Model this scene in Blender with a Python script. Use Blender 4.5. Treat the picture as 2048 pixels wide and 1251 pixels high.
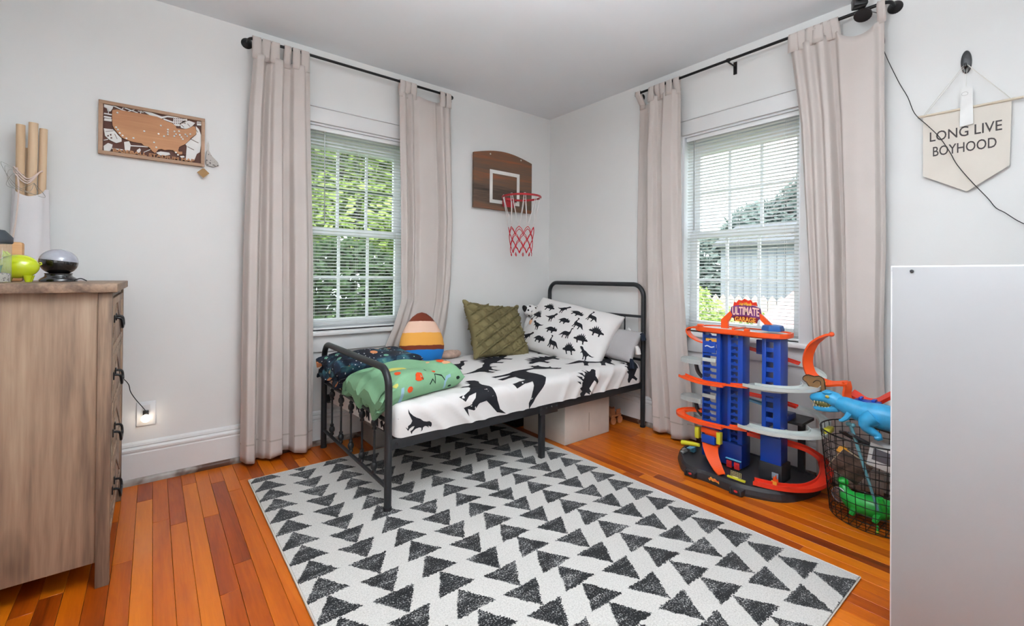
import bpy, bmesh, math, random
from mathutils import Vector, Matrix
random.seed(7)
for o in list(bpy.data.objects): bpy.data.objects.remove(o)
SC = bpy.context.scene
COL = SC.collection
PI = math.pi
# ------------------------------------------------------------------ camera
yaw, pit, rol = (math.radians(a) for a in (51.472, 0.309, -0.459))
_f = Vector((math.cos(yaw)*math.cos(pit), math.sin(yaw)*math.cos(pit), math.sin(pit)))
_r = Vector((math.sin(yaw), -math.cos(yaw), 0)); _d = _f.cross(_r)
_R = math.cos(rol)*_r + math.sin(rol)*_d; _D = -math.sin(rol)*_r + math.cos(rol)*_d
cd = bpy.data.cameras.new('camera'); cam = bpy.data.objects.new('camera', cd); COL.objects.link(cam)
m3 = Matrix((_R, -_D, -_f)).transposed()
cam.matrix_world = Matrix.Translation((0, 0, 1.05)) @ m3.to_4x4()
cd.sensor_width = 36; cd.lens = 902/2048*36; cd.shift_y = -(625.5-547.1)/2048; cd.clip_start = .02
SC.camera = cam
# ------------------------------------------------------------------ world, sun, exposure
W = bpy.data.worlds.new('sky'); SC.world = W; W.use_nodes = True
bg = W.node_tree.nodes['Background']; bg.inputs[0].default_value = (.86, .93, 1, 1); bg.inputs[1].default_value = 2.8
sl = bpy.data.lights.new('sun', 'SUN'); sl.energy = 4.0; sl.angle = .02; sl.color = (1, .96, .86)
so = bpy.data.objects.new('sun', sl); COL.objects.link(so); so.rotation_euler = Vector((.55, .60, -.75)).to_track_quat('-Z', 'Y').to_euler()
vs = SC.view_settings; vs.view_transform = 'Standard'; vs.look = 'None'; vs.gamma = 1; vs.use_curve_mapping = False; vs.exposure = 0.36
LAMP_STRENGTH = 12.0; UPLIGHT_STRENGTH = 450.0
# ------------------------------------------------------------------ helpers
def lin(c):
    if isinstance(c, str): c = [int(c[i:i+2], 16) for i in (0, 2, 4)]
    return tuple(((v/255)/12.92 if v/255 <= .04045 else ((v/255+.055)/1.055)**2.4) for v in c) + (1,)
class NT:
    """small node-tree builder"""
    def __init__(s, name):
        s.m = bpy.data.materials.new(name); s.m.use_nodes = True; s.t = s.m.node_tree
        s.b = s.t.nodes['Principled BSDF']; s.out = s.t.nodes['Material Output']
    def n(s, typ, **kw):
        nd = s.t.nodes.new(typ)
        for k, v in kw.items():
            if k.startswith('i_'): nd.inputs[k[2:].replace('_', ' ')].default_value = v
            else: setattr(nd, k, v)
        return nd
    def l(s, a, b): s.t.links.new(a, b)
    def math(s, op, a, b=None, c=None):
        nd = s.t.nodes.new('ShaderNodeMath'); nd.operation = op
        for i, v in enumerate((a, b, c)):
            if v is None: continue
            if isinstance(v, (int, float)): nd.inputs[i].default_value = v
            else: s.l(v, nd.inputs[i])
        return nd.outputs[0]
    def mix(s, fac, a, b):
        nd = s.t.nodes.new('ShaderNodeMix'); nd.data_type = 'RGBA'
        if isinstance(fac, (int, float)): nd.inputs[0].default_value = fac
        else: s.l(fac, nd.inputs[0])
        for i, v in ((6, a), (7, b)):
            if isinstance(v, tuple): nd.inputs[i].default_value = v
            else: s.l(v, nd.inputs[i])
        return nd.outputs[2]
    def coord(s, kind='Object', scale=(1, 1, 1)):
        tc = s.t.nodes.new('ShaderNodeTexCoord'); mp = s.t.nodes.new('ShaderNodeMapping'); mp.inputs['Scale'].default_value = scale
        s.l(tc.outputs[kind], mp.inputs[0]); return mp.outputs[0]
    def noise(s, vec, scale, detail=3, rough=.55, dist=0):
        nd = s.n('ShaderNodeTexNoise'); nd.inputs['Scale'].default_value = scale; nd.inputs['Detail'].default_value = detail
        nd.inputs['Roughness'].default_value = rough; nd.inputs['Distortion'].default_value = dist
        if vec is not None: s.l(vec, nd.inputs['Vector'])
        return nd.outputs['Fac']
    def ramp(s, fac, stops):
        nd = s.n('ShaderNodeValToRGB'); cr = nd.color_ramp
        while len(cr.elements) < len(stops): cr.elements.new(.5)
        for e, (p, c) in zip(cr.elements, stops): e.position = p; e.color = c
        s.l(fac, nd.inputs[0]); return nd.outputs[0]
    def bump(s, h, strength=.3, dist=.002):
        nd = s.n('ShaderNodeBump'); nd.inputs['Strength'].default_value = strength; nd.inputs['Distance'].default_value = dist
        s.l(h, nd.inputs['Height']); s.l(nd.outputs[0], s.b.inputs['Normal'])
MATS = {}
def mat(name, col, rough=.5, metal=0, var=.06, vscale=8, bump=0, bscale=200, coat=0, sheen=0, trans=0, spec=.5, emit=0, alpha=1):
    if name in MATS: return MATS[name]
    t = NT(name); c = lin(col); b = t.b
    v = t.coord('Object'); nz = t.noise(v, vscale, 3)
    d = tuple(x*(1-var*1.6) for x in c[:3]) + (1,); e = tuple(min(1, x*(1+var)) for x in c[:3]) + (1,)
    t.l(t.ramp(nz, [(.3, d), (.7, e)]), b.inputs['Base Color'])
    b.inputs['Roughness'].default_value = rough; b.inputs['Metallic'].default_value = metal
    b.inputs['Specular IOR Level'].default_value = spec
    if coat: b.inputs['Coat Weight'].default_value = coat; b.inputs['Coat Roughness'].default_value = .12
    if sheen: b.inputs['Sheen Weight'].default_value = sheen
    if trans: b.inputs['Transmission Weight'].default_value = trans
    if emit: b.inputs['Emission Color'].default_value = c; b.inputs['Emission Strength'].default_value = emit
    if alpha < 1: b.inputs['Alpha'].default_value = alpha
    if bump: t.bump(t.noise(v, bscale, 2), bump, .002)
    MATS[name] = t.m; return t.m
def glassmat(name, tint=(1, 1, 1, 1), gloss=.06, haze=0, hazecol=(1, 1, 1, 1)):
    t = NT(name); t.t.nodes.remove(t.b)
    tr = t.n('ShaderNodeBsdfTransparent'); tr.inputs[0].default_value = tint
    gl = t.n('ShaderNodeBsdfGlossy'); gl.inputs['Roughness'].default_value = .03
    mx = t.n('ShaderNodeMixShader'); mx.inputs[0].default_value = gloss; t.l(tr.outputs[0], mx.inputs[1]); t.l(gl.outputs[0], mx.inputs[2]); o = mx.outputs[0]
    if haze:
        df = t.n('ShaderNodeBsdfDiffuse'); df.inputs[0].default_value = hazecol
        m2 = t.n('ShaderNodeMixShader'); m2.inputs[0].default_value = haze; t.l(o, m2.inputs[1]); t.l(df.outputs[0], m2.inputs[2]); o = m2.outputs[0]
    t.l(o, t.out.inputs[0]); MATS[name] = t.m; return t.m
def clothmat(name, col, weave=900, var=.05, trans=.0, bump=.25, rough=.95):
    t = NT(name); c = lin(col); v = t.coord('Object'); nz = t.noise(v, 5, 3); fine = t.noise(v, weave, 1)
    base = t.ramp(nz, [(.3, tuple(x*(1-var*1.5) for x in c[:3])+(1,)), (.7, tuple(min(1, x*(1+var)) for x in c[:3])+(1,))])
    f2 = t.mix(t.math('MULTIPLY', fine, .25), base, tuple(x*.75 for x in c[:3])+(1,))
    t.l(f2, t.b.inputs['Base Color']); t.b.inputs['Roughness'].default_value = rough; t.b.inputs['Specular IOR Level'].default_value = .15
    t.bump(fine, bump, .001)
    if trans:
        tl = t.n('ShaderNodeBsdfTranslucent'); t.l(f2, tl.inputs[0])
        mx = t.n('ShaderNodeMixShader'); mx.inputs[0].default_value = trans
        t.l(t.b.outputs[0], mx.inputs[1]); t.l(tl.outputs[0], mx.inputs[2]); t.l(mx.outputs[0], t.out.inputs[0])
    MATS[name] = t.m; return t.m
def woodmat(name, stops, axis='z', rough=.55, fine=60, streak=5, rand=False, coat=0, bump=.15, knots=False):
    """streaky wood; the grain runs along `axis`"""
    t = NT(name); k = {'x': (.06, 1, 1), 'y': (1, .06, 1), 'z': (1, 1, .06)}[axis]
    if rand:
        g = t.n('ShaderNodeNewGeometry'); oi = t.n('ShaderNodeObjectInfo')
        ad = t.n('ShaderNodeVectorMath'); ad.operation = 'ADD'; t.l(g.outputs['Position'], ad.inputs[0])
        cmb = t.n('ShaderNodeCombineXYZ')
        for i in range(3): t.l(t.math('MULTIPLY', oi.outputs['Random'], 37.0+11*i), cmb.inputs[i])
        t.l(cmb.outputs[0], ad.inputs[1]); mp = t.n('ShaderNodeMapping'); mp.inputs['Scale'].default_value = k; t.l(ad.outputs[0], mp.inputs[0]); v = mp.outputs[0]
    else: v = t.coord('Object', k)
    a = t.noise(v, streak, 5, .6, .6); b = t.noise(v, fine, 3, .6)
    f = t.math('ADD', t.math('MULTIPLY', a, .75), t.math('MULTIPLY', b, .25))
    if rand: f = t.math('ADD', t.math('MULTIPLY', f, .62), t.math('MULTIPLY', oi.outputs['Random'], .40))
    colr = t.ramp(f, stops)
    if knots:
        kn = t.noise(t.coord('Object', tuple(.35 if x < .5 else 1 for x in k)), 9, 2)
        colr = t.mix(t.ramp(kn, [(.66, (0, 0, 0, 1)), (.8, (.55, .55, .55, 1))]), colr, tuple(x*.45 for x in stops[0][1][:3])+(1,))
    t.l(colr, t.b.inputs['Base Color']); t.b.inputs['Roughness'].default_value = rough
    if coat: t.b.inputs['Coat Weight'].default_value = coat; t.b.inputs['Coat Roughness'].default_value = .18
    if bump: t.bump(b, bump, .001)
    MATS[name] = t.m; return t.m

OM = {}    # object -> world matrix as built
def prop(o, label=None, cat=None, group=None, kind=None):
    if label: o['label'] = label
    if cat: o['category'] = cat
    if group: o['group'] = group
    if kind: o['kind'] = kind
    return o
def thing(name, label, cat, loc=(0, 0, 0), rz=0, group=None, rot=None):
    o = bpy.data.objects.new(name, None); COL.objects.link(o); o.location = loc; o.empty_display_size = .05
    e = rot if rot is not None else (0, 0, rz); o.rotation_euler = e
    from mathutils import Euler
    OM[o] = Matrix.Translation(loc) @ Euler(e).to_matrix().to_4x4()
    return prop(o, label, cat, group)
class MB:
    """collects geometry for one mesh; optional matrix X applied on add"""
    def __init__(s): s.v = []; s.f = []; s.mi = []; s.cur = 0; s.sm = []
    def add(s, vs_, fs, smooth=False):
        k = len(s.v); s.v += [tuple(p) for p in vs_]
        for f in fs: s.f.append(tuple(i+k for i in f)); s.mi.append(s.cur); s.sm.append(smooth)
        return s
    def box(s, a, b, M=None):
        (x0, y0, z0), (x1, y1, z1) = a, b
        vs_ = [Vector(p) for p in ((x0, y0, z0), (x1, y0, z0), (x1, y1, z0), (x0, y1, z0), (x0, y0, z1), (x1, y0, z1), (x1, y1, z1), (x0, y1, z1))]
        if M is not None: vs_ = [M @ p for p in vs_]
        return s.add(vs_, [(0, 3, 2, 1), (4, 5, 6, 7), (0, 1, 5, 4), (1, 2, 6, 5), (2, 3, 7, 6), (3, 0, 4, 7)])
    def bbox(s, a, b, r=.004, M=None, seg=2):
        """bevelled box"""
        bm = bmesh.new(); bmesh.ops.create_cube(bm, size=1)
        for v in bm.verts: v.co = Vector([(a[i]+b[i])/2 + v.co[i]*(b[i]-a[i]) for i in range(3)])
        r = min([r]+[abs(b[i]-a[i])*.45 for i in range(3)])
        bmesh.ops.bevel(bm, geom=bm.edges[:], offset=r, segments=seg, profile=.5, affect='EDGES')
        bm.verts.ensure_lookup_table(); s.frombm(bm, M, True); return s
    def frombm(s, bm, M=None, smooth=False):
        bm.verts.index_update(); vs_ = [(M @ v.co if M is not None else v.co.copy()) for v in bm.verts]
        s.add(vs_, [[v.index for v in f.verts] for f in bm.faces], smooth); bm.free(); return s
    def tube(s, pts, r, n=8, closed=False, cap=True, flat=1.0, up=None):
        pts = [Vector(p) for p in pts]; N = len(pts); rs = r if isinstance(r, (list, tuple)) else [r]*N
        rings = []; prev = None
        for i, p in enumerate(pts):
            if closed: t = pts[(i+1) % N]-pts[i-1]
            else: t = pts[min(i+1, N-1)]-pts[max(i-1, 0)]
            t = t.normalized() if t.length > 1e-9 else Vector((0, 0, 1))
            if up is not None: a = Vector(up).cross(t); a = a.normalized() if a.length > 1e-6 else t.orthogonal().normalized()
            elif prev is None: a = t.orthogonal().normalized()
            else: a = prev - t*prev.dot(t); a = a.normalized() if a.length > 1e-6 else t.orthogonal().normalized()
            prev = a; b = t.cross(a)
            rings.append([p + (a*math.cos(2*PI*j/n) + b*math.sin(2*PI*j/n)*flat)*rs[i] for j in range(n)])
        vs_ = [q for g in rings for q in g]; fs = []
        for i in range(N if closed else N-1):
            k = (i+1) % N
            for j in range(n): fs.append((i*n+j, i*n+(j+1) % n, k*n+(j+1) % n, k*n+j))
        if cap and not closed: fs += [tuple(range(n))[::-1], tuple((N-1)*n+j for j in range(n))]
        return s.add(vs_, fs, True)
    def lathe(s, prof, n=24, c=(0, 0, 0), M=None, cap=True):
        vs_ = []; fs = []; c = Vector(c)
        for r_, z in prof:
            for j in range(n):
                p = Vector((r_*math.cos(2*PI*j/n), r_*math.sin(2*PI*j/n), z)); vs_.append((M @ p if M is not None else p)+c)
        for i in range(len(prof)-1):
            for j in range(n): fs.append((i*n+j, i*n+(j+1) % n, (i+1)*n+(j+1) % n, (i+1)*n+j))
        if cap: fs += [tuple(range(n))[::-1], tuple((len(prof)-1)*n+j for j in range(n))]
        return s.add(vs_, fs, True)
    def ball(s, c, r, M=None, n=16, m=10):
        if isinstance(r, (int, float)): r = (r, r, r)
        c = Vector(c); prof = []
        vs_ = []; fs = []
        for i in range(m+1):
            th = PI*i/m
            for j in range(n):
                p = Vector((r[0]*math.sin(th)*math.cos(2*PI*j/n), r[1]*math.sin(th)*math.sin(2*PI*j/n), -r[2]*math.cos(th)))
                vs_.append((M @ p if M is not None else p)+c)
        for i in range(m):
            for j in range(n): fs.append((i*n+j, i*n+(j+1) % n, (i+1)*n+(j+1) % n, (i+1)*n+j))
        return s.add(vs_, fs, True)
    def prism(s, out, h0, h1, M=None, smooth=False):
        """outline [(x,y)] extruded from z=h0 to h1, then M"""
        n = len(out); vs_ = [Vector((x, y, h0)) for x, y in out]+[Vector((x, y, h1)) for x, y in out]
        if M is not None: vs_ = [M @ p for p in vs_]
        return s.add(vs_, [tuple(range(n))[::-1], tuple(range(n, 2*n))]+[(i, (i+1) % n, n+(i+1) % n, n+i) for i in range(n)], smooth)
    def grid(s, fn, nu, nv, smooth=True, closed_u=False):
        vs_ = [fn(i/(nu if closed_u else nu-1), j/(nv-1)) for i in range(nu) for j in range(nv)]; fs = []
        for i in range(nu if closed_u else nu-1):
            k = (i+1) % nu
            for j in range(nv-1): fs.append((i*nv+j, k*nv+j, k*nv+j+1, i*nv+j+1))
        return s.add(vs_, fs, smooth)
    def build(s, name, mats, parent=None, world=False, kind=None, label=None):
        me = bpy.data.meshes.new(name); vs_ = s.v
        if parent is not None and world:
            iv = OM[parent].inverted(); vs_ = [iv @ Vector(p) for p in vs_]
        me.from_pydata([tuple(p) for p in vs_], [], s.f)
        if not isinstance(mats, (list, tuple)): mats = [mats]
        for m in mats: me.materials.append(m)
        me.polygons.foreach_set('material_index', s.mi); me.polygons.foreach_set('use_smooth', s.sm)
        me.validate(); me.update()
        if any(s.sm): 
            try: me.set_sharp_from_angle(angle=math.radians(40))
            except Exception: pass
        o = bpy.data.objects.new(name, me); COL.objects.link(o); OM[o] = OM.get(parent, Matrix.Identity(4)) if parent else Matrix.Identity(4)
        if parent is not None: o.parent = parent
        if kind: o['kind'] = kind
        if label: o['label'] = label
        return o
def fixn(o):
    bm = bmesh.new(); bm.from_mesh(o.data); bmesh.ops.recalc_face_normals(bm, faces=bm.faces[:]); bm.to_mesh(o.data); bm.free(); return o
def inst(src, parent, loc=(0, 0, 0), rot=(0, 0, 0)):
    o = src.copy(); COL.objects.link(o); o.parent = parent; o.location = loc; o.rotation_euler = rot; OM[o] = OM.get(parent, Matrix.Identity(4)); return o
def smoothpts(P, n=8, closed=False):
    """Catmull-Rom through P"""
    P = [Vector(p) for p in P]; N = len(P); out = []
    for i in range(N if closed else N-1):
        p0, p1, p2, p3 = (P[(i-1) % N] if closed or i > 0 else P[0]), P[i], P[(i+1) % N], (P[(i+2) % N] if closed or i+2 < N else P[-1])
        for k in range(n):
            t = k/n; out.append(.5*((2*p1)+(p2-p0)*t+(2*p0-5*p1+4*p2-p3)*t*t+(3*p1-p0-3*p2+p3)*t**3))
    if not closed: out.append(P[-1])
    return out
def axes(o, x, y, z):
    """matrix with the given local axes and origin"""
    m = Matrix((Vector(x), Vector(y), Vector(z))).transposed().to_4x4(); return Matrix.Translation(o) @ m
def polymesh(outs, cell, fn, M=None):
    """outline polygons in (u,v), cut into cells and mapped by fn(u,v)->point; returns an MB"""
    mb = MB()
    for out in outs:
        bm = bmesh.new(); vv = [bm.verts.new((x, y, 0)) for x, y in out]
        try: bm.faces.new(vv)
        except ValueError: bm.free(); continue
        bmesh.ops.triangulate(bm, faces=bm.faces[:], ngon_method='EAR_CLIP')
        for ax in (0, 1):
            lo = min(p[ax] for p in out); hi = max(p[ax] for p in out); k = math.floor(lo/cell)+1
            no = [0, 0, 0]; no[ax] = 1
            while k*cell < hi:
                co = [0, 0, 0]; co[ax] = k*cell
                bmesh.ops.bisect_plane(bm, geom=bm.verts[:]+bm.edges[:]+bm.faces[:], dist=1e-6, plane_co=co, plane_no=no); k += 1
        for v in bm.verts: v.co = fn(v.co.x, v.co.y)
        mb.frombm(bm, None, True)
    return mb
_txt = {}
def text_outline(txt, size, font_shear=0, bold=0, align='CENTER', extrude=0.0008):
    """vertices and faces of extruded lettering in the xy plane"""
    cu = bpy.data.curves.new('t', 'FONT'); cu.body = txt; cu.size = size; cu.shear = font_shear; cu.offset = bold; cu.extrude = extrude; cu.align_x = align; cu.align_y = 'CENTER'; cu.resolution_u = 3
    o = bpy.data.objects.new('t', cu); COL.objects.link(o); dg = bpy.context.evaluated_depsgraph_get(); dg.update()
    me = bpy.data.meshes.new_from_object(o.evaluated_get(dg)); vs_ = [v.co.copy() for v in me.vertices]; fs = [tuple(p.vertices) for p in me.polygons]
    bpy.data.objects.remove(o); bpy.data.curves.remove(cu); bpy.data.meshes.remove(me); return vs_, fs
# ------------------------------------------------------------------ the room
LW, RW, CH = 2.94, 2.76, 2.445
WX, SY = -.62, -.45           # walls behind and beside the camera
T = .16
wallm = mat('painted_wall', (234, 233, 231), .75, var=.012, vscale=2.2, bump=.06, bscale=60)
ceilm = mat('painted_ceiling', (241, 244, 247), .8, var=.012, vscale=1.5, bump=.05, bscale=40)
trimm = mat('painted_trim', (228, 227, 226), .4, var=.015, vscale=4, bump=.05, bscale=30)
vinylm = mat('white_vinyl', (238, 239, 241), .35, var=.01)
WIN = ((1.051, LW, 0.0), (1.293, RW, -PI/2))     # centre along wall, plane, turn
HW, Z0, Z1 = .353, .70, 1.99
def wall_hole(name, a0, a1, c, axis, plane):
    mb = MB()
    for (u0, u1, z0, z1) in ((a0, c-HW, 0, CH), (c+HW, a1, 0, CH), (c-HW, c+HW, 0, Z0), (c-HW, c+HW, Z1, CH)):
        if axis == 'x': mb.box((u0, plane, z0), (u1, plane+T, z1))
        else: mb.box((plane, u0, z0), (plane+T, u1, z1))
    o = mb.build(name, wallm); return prop(o, kind='structure')
prop(wall_hole('wall_left', WX-T, RW+T, WIN[0][0], 'x', LW), 'white painted wall with the curtained window behind the bed')
prop(wall_hole('wall_right', SY-T, LW, WIN[1][0], 'y', RW), 'white painted wall with the curtained window behind the toy garage')
prop(MB().box((WX-T, SY-T, 0), (WX, LW, CH)).build('wall_west', wallm), 'white painted wall behind the dresser', kind='structure')
prop(MB().box((WX, SY-T, 0), (RW, SY, CH)).build('wall_rear', wallm), 'white painted wall behind the viewer', kind='structure')
prop(MB().box((WX-T, SY-T, CH), (RW+T, LW+T, CH+.12)).build('ceiling', ceilm), 'flat white painted ceiling', kind='structure')
# floor: slab with oak strips
slab = prop(MB().box((WX, SY, -.08), (RW, LW, -.012)).build('floor', mat('floor_gap', (50, 24, 10), .8)), 'glossy orange brown strip wood floor', kind='structure')
oak = woodmat('oak_strip', [(.22, lin((104, 36, 4))), (.38, lin((154, 64, 5))), (.55, lin((188, 92, 8))), (.75, lin((210, 116, 16))), (.92, lin((228, 146, 34)))], 'y', rough=.36, fine=150, streak=16, rand=True, coat=.12, bump=.08)
OM[slab] = Matrix.Identity(4)
oak.node_tree.nodes['Principled BSDF'].inputs['Specular IOR Level'].default_value = .3
row = 0; x = WX; PW = .0572
while x < RW-.01:
    y = SY - random.uniform(0, .5); x1 = min(x+PW, RW)
    while y < LW:
        L = random.uniform(.45, 1.35); y0, y1 = max(y, SY), min(y+L, LW)
        if LW-y1 < .15: y1 = LW
        if y1-y0 > .02:
            MB().bbox((x+.0004, y0+.0004, -.012), (x1-.0004, y1-.0004, 0), .0008, seg=1).build('plank', oak, slab)
        y = y+L if y1 < LW else LW
    x += PW
# baseboards and shoe moulding
def baseboard(name, side, a0, a1, label):
    prof = [(0, 0), (.019, 0), (.019, .150), (.0155, .154), (.0155, .158), (.019, .162), (.019, .172), (.014, .180), (.010, .183), (.014, .187), (.011, .198), (.004, .205), (0, .207)]
    mb = MB()
    if side == 'left': M = axes((0, LW, 0), (0, -1, 0), (0, 0, 1), (-1, 0, 0)); h = (-a1, -a0)
    elif side == 'right': M = axes((RW, 0, 0), (-1, 0, 0), (0, 0, 1), (0, 1, 0)); h = (a0, a1)
    elif side == 'west': M = axes((WX, 0, 0), (1, 0, 0), (0, 0, 1), (0, 1, 0)); h = (a0, a1)
    mb.prism(prof, h[0], h[1], M); return prop(fixn(mb.build(name, trimm)), label, kind='structure')
baseboard('baseboard_left', 'left', WX, RW, 'tall white moulded baseboard along the wall behind the bed')
baseboard('baseboard_right', 'right', SY, LW-.02, 'tall white moulded baseboard along the wall behind the toy garage')
baseboard('baseboard_west', 'west', SY, LW-.02, 'white moulded baseboard behind the dresser')
t = NT('scuffed_shoe'); v = t.coord('Object', (1, 1, 1)); nz = t.noise(v, 3.2, 4, .7)
t.l(t.ramp(nz, [(.47, lin((74, 40, 22))), (.56, lin((150, 140, 132))), (.66, lin((176, 172, 168)))]), t.b.inputs['Base Color']); t.b.inputs['Roughness'].default_value = .5; MATS['shoe'] = t.m
def shoe(name, side, a0, a1, label):
    prof = [(0, 0), (.014, 0)]+[(.014*math.cos(a), .012+.018*math.sin(a)) for a in (0, .4, .8, 1.2, 1.57)]
    if side == 'left': M = axes((0, LW-.019, 0), (0, -1, 0), (0, 0, 1), (-1, 0, 0)); h = (-a1, -a0)
    else: M = axes((RW-.019, 0, 0), (-1, 0, 0), (0, 0, 1), (0, 1, 0)); h = (a0, a1)
    return prop(fixn(MB().prism(prof, h[0], h[1], M).build(name, MATS['shoe'])), label, kind='structure')
shoe('trim_1', 'left', WX, RW-.02, 'scuffed dark brown shoe moulding under the baseboard behind the bed')
shoe('trim_2', 'right', SY, LW-.04, 'scuffed dark brown shoe moulding under the baseboard behind the garage')
# windows
panem = glassmat('window_glass', (.97, .99, .98, 1), .04)
darkm = mat('dark_grille', (70, 82, 74), .5)
def window(name, c, plane, rz, label, lower_h, dark_grille):
    loc = (c, plane, 0) if rz == 0 else (plane, c, 0)
    w = bpy.data.objects.new(name, None); COL.objects.link(w); w.location = loc; w.rotation_euler = (0, 0, rz); OM[w] = Matrix.Translation(loc) @ Matrix.Rotation(rz, 4, 'Z')
    prop(w, label, kind='structure')
    j = MB(); t_ = .012
    j.box((-HW, .0, Z0), (-HW+t_, T, Z1)).box((HW-t_, 0, Z0), (HW, T, Z1)).box((-HW+t_, 0, Z1-t_), (HW-t_, T, Z1)).box((-HW+t_, .10, Z0), (HW-t_, T+.03, Z0+.01))
    j.build('window_frame', vinylm, w)
    for s_ in (-1, 1):
        MB().bbox((min(s_*HW, s_*(HW+.10)), -.018, Z0), (max(s_*HW, s_*(HW+.10)), 0, Z1), .003).build('side_casing', trimm, w)
    h = MB(); h.bbox((-HW-.10, -.018, Z1), (HW+.10, 0, 2.082), .003).bbox((-HW-.108, -.026, 2.082), (HW+.108, 0, 2.09), .003)
    h.build('head_casing', trimm, w)
    s = MB(); s.bbox((-HW-.125, -.052, Z0-.026), (HW+.125, .10, Z0), .006); s.build('window_sill', trimm, w)
    a = MB(); a.bbox((-HW-.10, -.016, .572), (HW+.10, 0, Z0-.026), .003); a.build('apron', trimm, w)
    GW = .29
    def sash(nm, z0, z1, g0, g1, y0, y1, hz, hm):
        f = MB(); I = HW-t_
        f.bbox((-I, y0, z0), (-GW, y1, z1), .003).bbox((GW, y0, z0), (I, y1, z1), .003).bbox((-GW, y0, z0), (GW, y1, g0), .003).bbox((-GW, y0, g1), (GW, y1, z1), .003)
        so_ = f.build(nm, vinylm, w); ym = (y0+y1)/2; OM[so_] = OM[w]
        for u in (-GW/3, GW/3): MB().bbox((u-.009, ym-.008, g0), (u+.009, ym+.008, g1), .003).build('muntin', vinylm, so_)
        MB().bbox((-GW, ym-.007, hz-.009), (GW, ym+.007, hz+.009), .003).build('muntin', hm, so_)
        us = [-GW, -GW/3, GW/3, GW]; zs = [g0, hz, g1]
        for i in range(3):
            for k in range(2): MB().box((us[i], ym-.001, zs[k]), (us[i+1], ym+.001, zs[k+1])).build('pane', panem, so_)
    sash('lower_sash', Z0, 1.345, .765, 1.305, .078, .108, lower_h, vinylm)
    sash('upper_sash', 1.32, Z1-t_, 1.36, 1.875, .112, .142, 1.615, darkm if dark_grille else vinylm)
    return w
window('window_1', *WIN[0], 'white double hung window with grilles above the bed', 1.035, True)
window('window_2', *WIN[1], 'white double hung window with grilles behind the toy garage', 1.037, False)
# mini blinds
slatm = mat('blind_slat', (240, 241, 240), .45, var=.01)
cordm = mat('blind_cord', (225, 225, 222), .7)
wandm = mat('clear_wand', (150, 152, 150), .2, spec=.8)
def blind(c, plane, rz, label, wand):
    loc = (c, plane, 0) if rz == 0 else (plane, c, 0)
    b = thing('window_blind', label, 'blind', loc, rz, 'mini blinds in the windows')
    BW = HW-.018
    MB().bbox((-BW, .014, 1.950), (BW, .046, 1.978), .003).build('head_rail', slatm, b)
    MB().bbox((-BW, .018, .704), (BW, .042, .716), .003).build('bottom_rail', slatm, b)
    sm = MB(); R_ = [(-.0125, -.0012), (-.006, .0008), (0, .0014), (.006, .0008), (.0125, -.0012)]
    sm.grid(lambda a, k: Vector((-BW+2*BW*a, R_[round(k*4)][0], R_[round(k*4)][1])), 2, 5)
    src = None; z = .734
    while z < 1.945:
        if src is None: src = sm.build('slat', slatm, b); o = src
        else: o = inst(src, b)
        o.location = (random.uniform(-.0015, .0015), .030, z); o.rotation_euler = (math.radians(-10+random.uniform(-1.2, 1.2)), 0, 0); z += .0205
    for u in (-BW+.07, 0, BW-.07):
        l = MB()
        for y in (.0165, .0435): l.tube([(u, y, .71), (u, y, 1.955)], .0006, 4)
        l.build('ladder_cord', cordm, b)
    MB().tube([(wand, .008, 1.945), (wand+.004, .006, 1.36)], .003, 6).build('wand', wandm, b)
    return b
blind(*WIN[0], 'open white mini blind in the window above the bed', -.215)
blind(*WIN[1], 'open white mini blind in the window behind the toy garage', -.277)
# unseen ceiling lamp above the frame, with an uplight added to brighten the ceiling
lamp = thing('ceiling_lamp', 'unseen pendant ceiling lamp with a frosted globe and an added fill uplight', 'lamp', (.62, .48, CH))
MB().lathe([(.07, 0), (.07, -.015), (.008, -.03), (.008, -.55), (.045, -.56), (.045, -.575)], 24).build('stem', mat('lamp_metal', (90, 85, 80), .4, 1), lamp)
t = NT('lamp_bowl'); t.b.inputs['Base Color'].default_value = (.9, .9, .9, 1); t.b.inputs['Emission Color'].default_value = (.90, .958, 1, 1); t.b.inputs['Emission Strength'].default_value = LAMP_STRENGTH
MB().ball((0, 0, -.66), (.13, .13, .10), n=28, m=16).build('globe', t.m, lamp)
t2 = NT('uplight'); t2.b.inputs['Emission Color'].default_value = (.90, .958, 1, 1); t2.b.inputs['Emission Strength'].default_value = UPLIGHT_STRENGTH
MB().lathe([(.05, -.545), (.15, -.535), (.16, -.50), (.165, -.50), (.155, -.545), (.05, -.555)], 32, cap=False).build('fill_uplight_bowl', MATS['lamp_metal'], lamp)
MB().lathe([(.02, -.530), (.13, -.530)], 32, cap=False).build('fill_uplight_ring', t2.m, lamp)
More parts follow.
